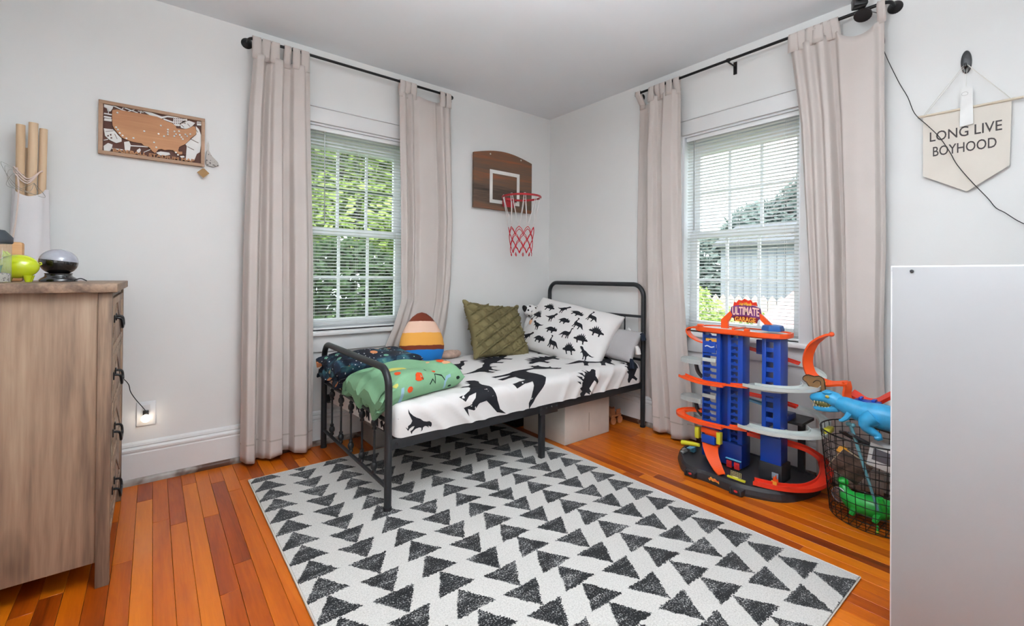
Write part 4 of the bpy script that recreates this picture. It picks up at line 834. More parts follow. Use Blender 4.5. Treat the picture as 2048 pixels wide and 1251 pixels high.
vs_, fs = text_outline('BASEBALL STADIUM MAP', .021, bold=.0007, extrude=.004); lo = min(v.x for v in vs_); hi = max(v.x for v in vs_); k = .325/(hi-lo)
MB().add([FM @ Vector(((v.x-lo)*k-.158, v.y+Z0m+.025, .014+v.z)) for v in vs_], fs).build('lettering', tan, mp_, True)
tb = thing('drawstring_pouch', 'small pale patterned drawstring pouch hanging at the map corner', 'pouch', (.245, LW, 1.66)); pm_ = spotmat('pouch_cloth', (190, 184, 178), (96, 92, 90), 90, .28)
PF = axes((0, LW-.006, 0), (1, 0, 0), (0, 0, 1), (0, -1, 0)); mb = MB(); pillow_out = [(.222, 1.712), (.232, 1.712), (.242, 1.69), (.272, 1.658), (.277, 1.642), (.250, 1.630), (.222, 1.634), (.216, 1.66)]
mb.prism(pillow_out, -.004, .008, PF); mb.build('pouch', pm_, tb, True); MB().tube([(.226, LW-.006, 1.712), (.224, LW-.006, 1.745), (.228, LW-.006, 1.765), (.231, LW-.006, 1.745), (.230, LW-.006, 1.712)], .0015, 5).build('drawstring', mat('cord_cream', (224, 220, 212), .9), tb, True)
kt = thing('kraft_tag', 'brown kraft paper tag hanging from the map frame corner', 'tag', (.205, LW, 1.58)); ktm = mat('kraft_paper', (168, 130, 86), .8, var=.08)
MB().prism([(.178, 1.588), (.206, 1.562), (.233, 1.590), (.206, 1.616)], 0, .0015, axes((0, LW-.024, 0), (1, 0, 0), (0, 0, 1), (0, -1, 0))).build('card', ktm, kt, True); MB().tube([(.206, LW-.0255, 1.610), (.204, LW-.027, 1.628)], .001, 4).build('thread', mat('cord_cream', (224, 220, 212), .9), kt, True)
# ------------------------------------------------------------------ outlet with plug-in bulb
ot = thing('wall_outlet', 'white outlet plate with a small glowing bulb plugged in', 'outlet', (-.02, LW, .34)); MB().bbox((-.058, LW-.007, .282), (.018, LW-.0005, .402), .003).build('plate', vinylm, ot, True)
so_ = MB(); so_.bbox((-.036, LW-.010, .350), (-.004, LW-.007, .386), .002); so_.build('socket', trimm, ot, True)
bl = thing('bulb_plug', 'small glowing round bulb on a black cord plugged into the outlet', 'light bulb', (-.02, LW-.03, .33)); MB().bbox((-.033, LW-.032, .330), (-.009, LW-.0105, .362), .004).build('plug', bk, bl, True)
MB().ball((-.021, LW-.042, .326), .019).build('bulb', mat('glowing_bulb', (255, 240, 215), .3, emit=6), bl, True)
MB().tube(smoothpts([(-.022, LW-.03, .362), (-.035, LW-.035, .385), (-.062, LW-.04, .43), (-.080, LW-.05, .47), (-.088, LW-.06, .51), (-.112, LW-.075, .545), (-.155, LW-.085, .565), (-.24, LW-.085, .56)], 6), .002, 6).build('cord', MATS['cable_black'], bl, True)
# ------------------------------------------------------------------ dresser
gw = [(.34, lin((66, 52, 43))), (.45, lin((110, 88, 72))), (.56, lin((148, 122, 100))), (.70, lin((174, 150, 126)))]
gwv = woodmat('greywash_vertical', gw, 'z', .6, 60, 7, knots=True); gwh = woodmat('greywash_top', [(p, tuple(min(1, x*1.12) for x in c[:3])+(1,)) for p, c in gw], 'y', .55, 60, 7); gwx = woodmat('greywash_post', gw, 'z', .6, 80, 12)
DX0, DX1, DY0, DY1, DT = -.565, -.106, 2.034, 2.785, .985
dr = thing('dresser', 'grey brown wood grain dresser with black pulls beside the wall', 'dresser', ((DX0+DX1)/2, (DY0+DY1)/2, 0))
MB().bbox((DX0-.012, DY0-.022, DT), (DX1+.014, DY1+.020, DT+.030), .003).build('top', gwh, dr, True)
for (a, b) in ((DX0, DY0), (DX1-.036, DY0), (DX0, DY1-.036), (DX1-.036, DY1-.036)): MB().bbox((a, b, 0), (a+.036, b+.036, DT), .002).build('corner_post', gwx, dr, True)
for y in (DY0+.010, DY1-.022): MB().bbox((DX0+.036, y, .083), (DX1-.036, y+.012, DT), .001).build('side_panel', gwv, dr, True)
MB().box((DX0+.004, DY0+.036, .083), (DX0+.010, DY1-.036, DT)).build('back_panel', gwx, dr, True)
MB().bbox((DX0+.036, DY0+.022, .083), (DX1-.012, DY1-.036, .100), .001).bbox((DX1-.026, DY0+.036, .083), (DX1-.008, DY1-.036, .135), .002).bbox((DX1-.026, DY0+.036, DT-.022), (DX1-.008, DY1-.036, DT), .002).build('rails', gwx, dr, True)
dh = (DT-.022-.135)/4; blackpull = mat('black_pull', (24, 23, 24), .35, .5)
frontm = woodmat('drawer_front', [(p, tuple(min(1, x*1.25) for x in c[:3])+(1,)) for p, c in gw], 'z', .6, 70, 10)
for k in range(4):
    z0 = .135+k*dh+.003; z1 = .135+(k+1)*dh-.003; y0, y1 = DY0+.039, DY1-.039; xf = DX1-.006
    d = MB().bbox((DX1-.030, y0, z0), (xf, y1, z1), .002).box((DX0+.04, y0+.01, z0+.01), (DX1-.030, y1-.01, z1-.02)).build('drawer', frontm, dr, True); OM[d] = OM[dr]
    f_ = MB(); w_ = .026
    for (a, b, c, e) in ((y0, z0, y1, z0+w_), (y0, z1-w_, y1, z1), (y0, z0+w_, y0+w_, z1-w_), (y1-w_, z0+w_, y1, z1-w_)): f_.bbox((xf, a, b), (xf+.004, c, e), .001)
    f_.build('front_frame', frontm, d, True)
    ym = (y0+y1)/2
    for sg in (-1, 1):   # chevron battens
        a = (ym+sg*(y1-y0)/2*.9, z0+w_); b = (ym, z1-w_); dv = Vector((0, b[0]-a[0], b[1]-a[1])).normalized(); nv = Vector((0, -dv.z, dv.y))*.006
        A, B = Vector((xf, *a)), Vector((xf, *b)); MB().add([A-nv, B-nv, B+nv, A+nv, A-nv+Vector((.003, 0, 0)), B-nv+Vector((.003, 0, 0)), B+nv+Vector((.003, 0, 0)), A+nv+Vector((.003, 0, 0))], [(0, 3, 2, 1), (4, 5, 6, 7), (0, 1, 5, 4), (1, 2, 6, 5), (2, 3, 7, 6), (3, 0, 4, 7)]).build('batten', gwx, d, True)
    zc = (z0+z1)/2+.02; yc = DY0+.20; h = MB(); h.bbox((xf+.003, yc-.062, zc-.010), (xf+.007, yc-.042, zc+.018), .002).bbox((xf+.003, yc+.042, zc-.010), (xf+.007, yc+.062, zc+.018), .002)
    h.tube(smoothpts([(xf+.006, yc-.052, zc+.008), (xf+.022, yc-.052, zc+.004), (xf+.026, yc-.048, zc-.018), (xf+.026, yc-.03, zc-.030), (xf+.026, yc+.03, zc-.030), (xf+.026, yc+.048, zc-.018), (xf+.022, yc+.052, zc+.004), (xf+.006, yc+.052, zc+.008)], 4), .0042, 8); h.build('pull', blackpull, d, True)
TZ = DT+.0305
# night light projector
nl = thing('night_light', 'egg shaped projector night light with grey dome on black base', 'night light', (-.283, 2.44, TZ)); gb_ = mat('gloss_black_shell', (14, 14, 16), .15, coat=1)
MB().lathe([(.054, 0), (.0545, .006), (.049, .014), (.040, .020), (.038, .026), (.040, .032)], 32).build('base', gb_, nl)
def egg(lo, hi, n=14): return [(.0560*math.sqrt(max(0, 1-((q_)**2))), .075+.050*q_) for q_ in [lo+(hi-lo)*i/n for i in range(n+1)]]
TL = Matrix.Translation((0, 0, .075)) @ Matrix.Rotation(.12, 4, 'Y') @ Matrix.Translation((0, 0, -.075))
MB().lathe(egg(-.97, .10), 32, M=TL).build('lower_shell', gb_, nl); MB().lathe(egg(.10, 1.0), 32, M=TL).build('dome', mat('smoky_dome', (168, 168, 178), .08, coat=1, var=.1, vscale=20), nl)
MB().tube(smoothpts([(.045, -.01, .006), (.062, -.02, .012), (.072, -.015, .008), (.080, -.010, .0025)], 4), .002, 6).build('cord', MATS['cable_black'], nl)
# yellow piggy bank
pg = thing('piggy_bank', 'lime yellow ceramic piggy bank with stubby legs on the dresser', 'piggy bank', (-.372, 2.33, TZ)); lime = mat('lime_glaze', (196, 208, 20), .2, coat=.8, var=.03)
MB().ball((0, 0, .055), (.054, .040, .042), n=24, m=16).build('body', lime, pg)
for sx in (-1, 1):
    for sy in (-1, 1): MB().lathe([(.006, 0), (.008, .004), (.013, .024)], 12, (sx*.026, sy*.018, 0)).build('leg', lime, pg)
MB().lathe([(.016, 0), (.017, .010), (.012, .014)], 16, (-.048, 0, .055), Matrix.Rotation(-PI/2, 4, 'Y')).build('snout', lime, pg)
for sy in (-1, 1): MB().lathe([(.011, 0), (.001, .022)], 10, (-.026, sy*.022, .088), Matrix.Rotation(-.3, 4, 'Y')).build('ear', lime, pg)
MB().tube([(.050, .01, .06), (.056, .014, .064), (.055, .016, .070), (.050, .012, .069)], .002, 6).build('tail', lime, pg)
# clear jar with black lid
jr = thing('lidded_jar', 'clear plastic jar with black lid and gravel at the dresser edge', 'jar', (-.412, 2.20, TZ))
MB().lathe([(.044, 0), (.046, .004), (.046, .125), (.043, .135)], 28).build('jar_wall', glassmat('jar_plastic', (.92, .95, .94, 1), .10, .10), jr); MB().lathe([(.047, .128), (.049, .132), (.049, .148), (.040, .160), (.030, .172), (.012, .174)], 28).build('lid', mat('slate_lid', (52, 58, 64), .5), jr)
MB().lathe([(.043, .003), (.043, .030), (.02, .034)], 24).build('gravel', spotmat('gravel', (196, 188, 178), (90, 86, 84), 160, .35), jr)
fo = MB()
for k in range(18):
    a = random.uniform(0, 6.28); r = random.uniform(.0, .025); p = Vector((r*math.cos(a), r*math.sin(a), .03)); fo.tube([p, p+Vector((random.uniform(-.01, .01), random.uniform(-.01, .01), random.uniform(.02, .055)))], [.004, .001], 4)
fo.build('water_plants', mat('jar_green', (60, 120, 60), .6, var=.3), jr, kind='stuff')
# wooden block
wb = thing('wooden_block', 'small light wood block standing behind the yellow piggy bank', 'block', (-.425, 2.50, TZ)); MB().bbox((-.022, -.018, 0), (.040, .018, .148), .008).build('block', woodmat('block_pine', [(.3, lin((182, 126, 72))), (.7, lin((214, 164, 108)))], 'x', .5, 90, 20), wb)
# folded play tent poles behind the dresser
tp = thing('tent_poles', 'bundle of wooden tent poles wrapped in white cloth behind the dresser', 'play tent', (-.42, 2.87, 0)); pole = woodmat('pole_pine', [(.3, lin((204, 168, 130))), (.7, lin((232, 204, 172)))], 'z', .6, 70, 8)
for (x0, x1, y0, y1, zt, r) in ((-.452, -.455, 2.868, 2.862, 1.690, .0145), (-.435, -.416, 2.880, 2.858, 1.705, .0155), (-.405, -.388, 2.885, 2.880, 1.690, .0135), (-.42, -.434, 2.900, 2.905, 1.60, .013)): MB().tube([(x0, y0, .0), (x1, y1, zt)], r, 14).build('pole', pole, tp, True)
wcl = clothmat('white_tent_cloth', (246, 241, 242), 600, .02, trans=.12)
def tent(a, v):
    z = 1.40-v*.88+.02*math.cos(a*2*PI*2); w = .053+.028*v+.010*max(0, v-.4); th = 2*PI*a; k = 1+.10*math.sin(a*2*PI*5+v*3); return Vector((-.425-.012*v+w*math.cos(th)*k, 2.876+min(.052, .044+.012*v)*math.sin(th)*(1+(k-1)*.4), z))
MB().grid(tent, 48, 30, True, True).build('cloth_wrap', wcl, tp, True)
tw = MB(); 
for k in range(3): tw.tube(smoothpts([(-.468, 2.846, 1.500-k*.012), (-.43, 2.838, 1.455-k*.01), (-.395, 2.850, 1.49), (-.392, 2.88, 1.50), (-.44, 2.905, 1.49), (-.472, 2.88, 1.50)], 5, True), .0028, 5, closed=True)
tw.tube(smoothpts([(-.462, 2.845, 1.50), (-.455, 2.838, 1.40), (-.463, 2.832, 1.25), (-.48, 2.83, 1.12), (-.486, 2.83, 1.05)], 6), .003, 5); tw.build('tie_cord', mat('pink_cord', (228, 206, 196), .9), tp, True)
wi = MB(); 
for k in range(4): 
    p0 = Vector((-.44, 2.85, 1.47)); wi.tube(smoothpts([p0, p0+Vector((-.03-.012*k, -.02, .015*k)), p0+Vector((-.05+.01*k, -.015, -.05)), p0+Vector((-.01+.025*k, -.012, -.06-.01*k)), p0+Vector((.03, -.006, -.03))], 5), .0008, 4)
wi.build('fairy_light_wire', mat('thin_wire', (150, 148, 140), .4, .6), tp, True)
# ------------------------------------------------------------------ white cabinet at the right edge
cb = thing('cabinet', 'plain cabinet back at the right edge, greyed by shade put into its colour', 'cabinet', (1.86, 0, 0)); cbm = mat('shaded_laminate', (168, 168, 169), .5, var=.01)  # back panel colour darkened to stand in for shade
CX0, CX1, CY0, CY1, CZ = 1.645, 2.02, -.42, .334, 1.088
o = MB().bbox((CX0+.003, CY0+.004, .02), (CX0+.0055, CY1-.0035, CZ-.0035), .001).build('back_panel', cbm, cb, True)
edm = mat('white_edge', (232, 232, 233), .45, var=.01)
for y in (CY0, CY1-.016): MB().bbox((CX0+.0055, y, 0), (CX1, y+.016, CZ-.016), .001).build('side_panel', edm, cb, True)
MB().bbox((CX0+.0055, CY0, CZ-.016), (CX1, CY1, CZ), .001).build('top_panel', edm, cb, True)
for z in (.05, .40, .74): MB().box((CX0+.012, CY0+.016, z), (CX1-.01, CY1-.016, z+.016)).build('shelf', edm, cb, True)
MB().lathe([(.0042, 0), (.0042, .003), (.003, .0035)], 12, (CX0+.0032, .288, 1.073), Matrix.Rotation(-PI/2, 4, 'Y')).build('screw', mat('dark_screw', (70, 70, 72), .5, .5), cb, True)
# ------------------------------------------------------------------ toy garage
def plastic(name, c, rough=.32, var=.03): return mat(name, c, rough, var=var, coat=.15)
blu = plastic('blue_plastic', (14, 66, 168)); dkb = plastic('dark_blue_plastic', (16, 44, 120)); org = plastic('orange_plastic', (238, 84, 26)); rdo = plastic('red_orange_plastic', (224, 54, 32)); blk = plastic('charcoal_plastic', (42, 42, 46), .5); yel = plastic('yellow_plastic', (214, 208, 50)); whp = mat('white_sticker', (236, 234, 236), .5); lbl = plastic('light_blue_plastic', (104, 170, 200))
clr = plastic('clear_grey_plastic', (206, 212, 208), .2); redp = plastic('red_plastic', (206, 44, 44)); gpar = thing('toy_garage', 'tall blue and orange toy car garage with ramps under the window', 'toy garage', (2.45, 1.15, 0))
def P(mb, name, m, parent=gpar, **k): o = mb.build(name, m, parent, True, **k); OM[o] = OM[gpar]; return o
def ribbon(pts, w, lip=.010, th=.004, n=6, side=None, taper=None):
    """U-section track along pts; side = vector across the track (else horizontal normal)"""
    Q = smoothpts(pts, n); rings = []
    for i, p in enumerate(Q):
        t_ = (Q[min(i+1, len(Q)-1)]-Q[max(i-1, 0)]).normalized(); a = Vector(side) if side is not None else t_.cross(Vector((0, 0, 1))); a = (a-t_*a.dot(t_)).normalized(); u = a.cross(t_).normalized()
        ww = w if taper is None else w+(taper-w)*i/(len(Q)-1)
        prof = [(-ww/2, lip), (-ww/2+th, lip), (-ww/2+th, th), (ww/2-th, th), (ww/2-th, lip), (ww/2, lip), (ww/2, 0), (-ww/2, 0)]
        rings.append([p+a*x+u*z for x, z in prof])
    mb = MB(); N = 8; mb.add([q_ for r in rings for q_ in r], [(i*N+j, i*N+(j+1) % N, (i+1)*N+(j+1) % N, (i+1)*N+j) for i in range(len(rings)-1) for j in range(N)]+[tuple(range(N))[::-1], tuple((len(rings)-1)*N+j for j in range(N))]); return mb
# base plate
BP = [(2.425, 1.462), (2.330, 1.400), (2.262, 1.340), (2.232, 1.270), (2.238, 1.200), (2.232, 1.120), (2.228, 1.040), (2.246, .980), (2.285, .900), (2.330, .850), (2.400, .818), (2.500, .792), (2.590, .790), (2.660, .830), (2.695, .920), (2.70, 1.10), (2.695, 1.28), (2.655, 1.40), (2.56, 1.47)]
BPs = [(p.x, p.y) for p in smoothpts([(x, y, 0) for x, y in BP], 3, True)]; cen = Vector((2.46, 1.13, 0))
def ringpoly(sc, z): return [Vector((cen.x+(x-cen.x)*sc, cen.y+(y-cen.y)*sc, z)) for x, y in BPs]
mb = MB(); L_ = [ringpoly(1.0, 0), ringpoly(1.0, .012), ringpoly(.985, .034), ringpoly(.955, .050), ringpoly(.925, .050), ringpoly(.915, .042)]; n_ = len(BPs)
mb.add([p for r in L_ for p in r], [(i*n_+(j+1) % n_, i*n_+j, (i+1)*n_+j, (i+1)*n_+(j+1) % n_) for i in range(len(L_)-1) for j in range(n_)]+[tuple(range(n_)), tuple((len(L_)-1)*n_+j for j in range(n_))[::-1]]); base = fixn(P(mb, 'base', blk))
for (x, y) in ((2.236, 1.272), (2.226, 1.03)):
    c = P(MB().bbox((x-.016, y-.032, .0), (x+.03, y+.032, .034), .006).bbox((x-.024, y-.030, .004), (x-.010, y-.018, .03), .004).bbox((x-.024, y+.018, .004), (x-.010, y+.030, .03), .004), 'connector_lug', blk, base); P(MB().ball((x-.0155, y, .020), (.003, .010, .006)), 'red_emblem', redp, base)
lg = MB().prism([(-.026, -.004), (-.016, .010), (-.006, .004), (.006, .007), (.016, .001), (.028, -.001), (.030, -.012), (.022, -.008), (.010, -.006), (-.004, -.009), (-.014, -.004), (-.018, -.010)], 0, .001, axes((2.2315, 1.150, .028), (0, -1, 0), (.25, 0, .97), (-.97, 0, .25))); P(lg, 'flame_logo', plastic('logo_gold', (232, 170, 60)), base)
lg2 = MB(); vs_, fs = text_outline('Hot Wheels', .011, .3, .0003, extrude=.0004); lg2.add([axes((2.2298, 1.150, .0275), (0, -1, 0), (.25, 0, .97), (-.97, 0, .25)) @ v for v in vs_], fs); P(lg2, 'logo_lettering', redp, base)
# towers
def column(name, y0, y1, x0, x1, z0, z1, sl, sr, pitch, rh, m, notch=True):
    """y0 > y1 (left to right as seen)"""
    t_ = MB().bbox((x0, y0-sl, z0), (x1, y0, z1), .002).bbox((x0, y1, z0), (x1, y1+sr, z1), .002).bbox((x0, y1+sr, z0), (x1, y0-sl, z0+.05), .002); c = P(t_, name, m); z = z0+.055; k = 0
    r = MB().bbox((x0+.003, y1+sr-.001, 0), (x0+.012, y0-sl+.001, rh), .001)
    if notch: r.lathe([(.008, 0), (.008, .004)], 10, (x0+.003, (y0-sl+y1+sr)/2, rh), axes((0, 0, 0), (0, 1, 0), (0, 0, 1), (1, 0, 0)))
    src = None
    while z < z1-rh*.5:
        if src is None: src = o = P(r, 'rung', m, c); o.location = (0, 0, z)
        else: o = inst(src, c, (0, 0, z))
        z += pitch
    return c
LA = column('tower', 1.316, 1.214, 2.420, 2.500, .060, .752, .006, .022, .0335, .0130, blu); P(MB().bbox((2.440, 1.176, .06), (2.505, 1.214, .752), .002), 'lift_shaft', dkb); column('tower', 1.176, 1.096, 2.424, 2.505, .060, .752, .018, .026, .0335, .0125, blu)
for z, h in ((.160, .06), (.455, .03), (.635, .060)): P(MB().bbox((2.417, 1.238, z), (2.424, 1.312, z+h), .002), 'front_panel', blu, LA)
for z in (.585, .385): P(MB().bbox((2.412, 1.236, z), (2.424, 1.312, z+.020), .002), 'clear_ledge', clr, LA)
P(ribbon([(2.4165, 1.300, .668), (2.4165, 1.285, .673), (2.4165, 1.265, .667), (2.4165, 1.246, .672)], .006, .002, .001, 4, side=(0, 0, 1)), 'white_flame', whp, LA)
P(MB().bbox((2.50, 1.11, .05), (2.55, 1.30, .20), .004).bbox((2.405, 1.09, .055), (2.50, 1.225, .175), .004), 'tower_foot', dkb)
RT = column('tower', 1.000, .912, 2.420, 2.510, .125, .762, .020, .034, .050, .022, blu, False); P(MB().bbox((2.414, .906, .125), (2.424, 1.004, .26), .003), 'front_panel', blu, RT); P(MB().bbox((2.416, .908, .46), (2.426, 1.002, .515), .003), 'front_panel', blu, RT)
P(MB().bbox((2.408, .900, .042), (2.520, 1.010, .130), .006), 'tower_base', blk); P(MB().bbox((2.405, .915, .062), (2.409, .945, .092), .001), 'keypad', plastic('keypad_grey', (150, 160, 172)))
P(MB().lathe([(.050, 0), (.052, .006), (.046, .026), (.036, .030)], 6, (2.455, .962, .785)), 'tower_cap', plastic('cap_blue', (24, 88, 160)))
# top deck
DK = [(2.40, 1.345), (2.385, 1.28), (2.378, 1.20), (2.384, 1.10), (2.372, 1.02), (2.376, .94), (2.400, .893), (2.46, .878), (2.52, .893), (2.55, .96), (2.56, 1.10), (2.56, 1.25), (2.53, 1.335), (2.46, 1.36)]
DKs = [(p.x, p.y) for p in smoothpts([(x, y, 0) for x, y in DK], 3, True)]; dc = Vector((2.465, 1.12, 0))
def dring(sc, z): return [Vector((dc.x+(x-dc.x)*sc, dc.y+(y-dc.y)*sc, z)) for x, y in DKs]
mb = MB(); L_ = [dring(.94, .750), dring(1.0, .756), dring(1.0, .778), dring(.965, .778), dring(.955, .770)]; n_ = len(DKs)
mb.add([p for r in L_ for p in r], [(i*n_+(j+1) % n_, i*n_+j, (i+1)*n_+j, (i+1)*n_+(j+1) % n_) for i in range(len(L_)-1) for j in range(n_)]+[tuple(range(n_)), tuple((len(L_)-1)*n_+j for j in range(n_))[::-1]]); dk_ = fixn(P(mb, 'top_deck', org))
st_ = MB(); st_.add(dring(.90, .7715)+dring(.90, .7705), [tuple(range(n_))[::-1]]+[(i, (i+1) % n_, n_+(i+1) % n_, n_+i) for i in range(n_)]); fixn(P(st_, 'road_sticker', whp, dk_))
for (y, w) in ((1.25, .04), (1.12, .03), (1.03, .05)): P(MB().bbox((2.40, y-.004, .7716), (2.43, y+w, .7722), .0002), 'road_marking', rdo, dk_)
P(MB().bbox((2.385, 1.305, .776), (2.42, 1.33, .792), .004).bbox((2.385, 1.05, .775), (2.405, 1.075, .790), .003).bbox((2.40, 1.13, .776), (2.54, 1.145, .786), .003), 'stop_blocks', org, dk_)
P(ribbon([(2.42, 1.335, .764), (2.42, 1.38, .762), (2.425, 1.402, .748), (2.43, 1.392, .722), (2.435, 1.355, .700), (2.44, 1.318, .690)], .040, .008, .004, 6, side=(1, 0, 0)), 'curled_chute', org)
P(MB().bbox((2.425, 1.232, .690), (2.44, 1.300, .712), .003), 'yellow_car', plastic('amber_plastic', (238, 168, 60)))
# sign
SM = axes((2.448, 0, 0), (0, -1, 0), (0, 0, 1), (-1, 0, 0))
def sp_(pts): return [(-y, z) for y, z in pts]
sg = P(MB().prism(sp_([(1.168, .893), (1.176, .842), (1.150, .832), (1.030, .832), (1.012, .850), (1.020, .893), (1.045, .905), (1.094, .912), (1.145, .905)]), -.004, .004, SM), 'sign_board', plastic('sign_purple', (116, 52, 118)))
P(MB().prism(sp_([(1.156, .900), (1.152, .922), (1.140, .918), (1.128, .934), (1.112, .930), (1.098, .941), (1.080, .931), (1.066, .936), (1.058, .922), (1.040, .926), (1.034, .905), (1.094, .914)]), -.003, .005, SM), 'flame_crest', rdo, sg)
P(MB().prism(sp_([(1.154, .846), (1.150, .820), (1.036, .816), (1.028, .842), (1.094, .850)]), -.002, .007, SM), 'name_plate', plastic('sign_maroon', (128, 20, 30)), sg)
for txt, z, w, h, m_, zz in (('ULTIMATE', .871, .138, .044, plastic('letter_pink', (250, 206, 190)), .005), ('GARAGE', .832, .106, .026, plastic('letter_amber', (246, 176, 70)), .008), ('Hot Wheels', .913, .062, .018, plastic('letter_gold', (250, 190, 60)), .006)):
    vs_, fs = text_outline(txt, .05, .12 if txt[0] == 'H' else 0, .0014 if txt[0] != 'H' else .0006, extrude=.0012); lo = min(v.x for v in vs_); hi = max(v.x for v in vs_); l2 = min(v.y for v in vs_); h2 = max(v.y for v in vs_)
    P(MB().add([SM @ Vector(((v.x-(lo+hi)/2)/(hi-lo)*w-1.092, ((v.y-l2)/(h2-l2)-.5)*h+z+(.006*math.cos((v.x-(lo+hi)/2)/(hi-lo)*2.6) if txt[0] == 'U' else 0), zz+v.z)) for v in vs_], fs), 'lettering', m_, sg)
P(MB().prism(sp_([(1.222, .776), (1.222, .822), (1.172, .872), (1.160, .850), (1.186, .812), (1.184, .776)]), -.010, .006, SM), 'sign_bracket', org); P(MB().prism(sp_([(1.022, .872), (.968, .820), (.946, .806), (.952, .798), (.982, .800), (1.018, .836)]), -.008, .006, SM), 'sign_bracket', org)
# side shelves and ramps
for z in (.575, .358):
    P(MB().prism([(2.40, 1.315), (2.40, 1.40), (2.415, 1.445), (2.46, 1.455), (2.50, 1.43), (2.50, 1.315)], z-.014, z+.012, None), 'clear_shelf', glassmat('clear_shelf_plastic', (.9, .93, .92, 1), .10, .45, lin((214, 220, 218))) if 'clear_shelf_plastic' not in MATS else MATS['clear_shelf_plastic'])
    P(ribbon([(2.45, 1.365, z-.016), (2.45, 1.352, z-.06), (2.45, 1.325, z-.085)], .022, .012, .003, 4, side=(1, 0, 0)), 'shelf_bracket', blk)
P(ribbon([(2.395, 1.425, .482), (2.385, 1.37, .474), (2.378, 1.29, .468), (2.380, 1.20, .470), (2.384, 1.172, .472)], .060, .014, .005, 6), 'side_ramp', org)
P(ribbon([(2.47, 1.33, .285), (2.45, 1.40, .280), (2.40, 1.432, .272), (2.36, 1.395, .262), (2.362, 1.30, .250), (2.372, 1.172, .250)], .048, .014, .005, 8), 'side_ramp', org)
P(ribbon([(2.40, 1.165, .478), (2.39, 1.12, .484), (2.395, 1.05, .488)], .055, .012, .005, 5), 'link_ramp', org); P(ribbon([(2.395, 1.165, .258), (2.385, 1.12, .264), (2.39, 1.05, .270)], .055, .012, .005, 5), 'link_ramp', org)
def ringramp(z, rx, ry, dz):
    pts = [(2.400+.06-rx*math.cos(a), .945-ry*math.sin(a), z+dz*(i/14)) for i, a in enumerate([-.75+i*(2.95/14) for i in range(15)])]; return ribbon(pts, .075, .016, .004, 4)
for z, rx, ry in ((.500, .100, .150), (.290, .110, .182)):
    o = P(ringramp(z, rx, ry, .030), 'curved_ramp', clr); P(MB().prism([(2.42+.085*math.cos(a)*-1, .965+.10*math.sin(a)) for a in [i*PI/12 for i in range(-8, 17)]], z-.003, z+.004), 'ramp_floor', clr, o)
    st3 = MB()
    for k in range(5): st3.prism([(2.365, 1.035-k*.010), (2.365, 1.030-k*.010), (2.398, 1.022-k*.010), (2.398, 1.027-k*.010)], z+.0042, z+.0049)
    P(st3, 'orange_stripes', org, o)
P(ribbon([(2.535, 1.12, .665), (2.56, 1.00, .640), (2.58, .885, .612)], .045, .012, .004, 5), 'rear_ramp', rdo); P(ribbon([(2.58, .885, .610), (2.595, .83, .592), (2.58, .79, .566), (2.53, .775, .548)], .045, .014, .003, 6), 'rear_bend', clr); P(MB().bbox((2.515, .750, .535), (2.56, .785, .560), .006), 'ramp_clip', yel)
P(ribbon([(2.535, 1.14, .418), (2.57, 1.00, .405), (2.58, .895, .390)], .045, .012, .004, 5), 'rear_ramp', rdo); P(ribbon([(2.58, .895, .388), (2.60, .83, .372), (2.575, .775, .350), (2.51, .752, .330)], .045, .014, .003, 6), 'rear_bend', clr); P(MB().bbox((2.470, .722, .322), (2.545, .748, .348), .006), 'ramp_clip', yel)
P(ribbon([(2.53, 1.14, .392), (2.56, 1.04, .372), (2.565, .985, .360)], .040, .010, .004, 4), 'blue_chute', lbl)
P(ribbon([(2.50, 1.12, .215), (2.54, 1.00, .202), (2.58, .925, .190), (2.615, .86, .172), (2.628, .80, .135), (2.590, .768, .095), (2.520, .764, .068), (2.44, .790, .055), (2.375, .835, .053), (2.325, .905, .053), (2.300, .985, .053)], .056, .018, .005, 8), 'long_track', rdo)
P(MB().bbox((2.645, .885, .01), (2.675, .915, .33), .004), 'rear_leg', blk); P(MB().prism([(2.52, .85), (2.68, .85), (2.68, .99), (2.52, .97)], .318, .332), 'rear_platform', blk); P(MB().bbox((2.50, .905, .332), (2.60, .965, .36), .004), 'dark_bracket', dkb)
P(MB().bbox((2.47, 1.012, .665), (2.49, 1.05, .73), .004).bbox((2.47, .98, .655), (2.49, 1.05, .675), .004), 'deck_strut', dkb)
P(ribbon([(2.385, 1.245, .150), (2.362, 1.236, .140), (2.325, 1.205, .108), (2.292, 1.160, .070), (2.272, 1.128, .054)], .090, .010, .005, 6, side=(.35, -.9, 0), taper=.034), 'front_slide', org)
P(MB().bbox((2.362, 1.195, .205), (2.385, 1.292, .232), .004).bbox((2.372, 1.21, .19), (2.40, 1.275, .21), .004), 'gate_block', org)
for y in (1.312, 1.190): P(MB().bbox((2.355, y-.010, .165), (2.385, y+.012, .228), .003), 'yellow_clip', yel)
P(MB().tube([(2.365, 1.300, .128), (2.362, 1.340, .124), (2.360, 1.402, .116)], [.009, .012, .013], 10), 'lever', yel)
P(MB().bbox((2.365, 1.215, .150), (2.418, 1.290, .195), .003), 'blue_cross_panel', blu)
bar = P(MB().bbox((2.262, 1.010, .052), (2.274, 1.098, .062), .002), 'barrier', yel); fe = MB()
for k in range(6):
    fe.tube([(2.268, 1.030+k*.010, .066), (2.268, 1.030+k*.010, .090)], .0009, 4)
    if k < 4: fe.tube([(2.268, 1.030, .067+k*.0075), (2.268, 1.082, .067+k*.0075)], .0009, 4)
P(fe.bbox((2.266, 1.045, .060), (2.270, 1.072, .067), .001), 'fence', plastic('cream_plastic', (222, 216, 150)), bar)
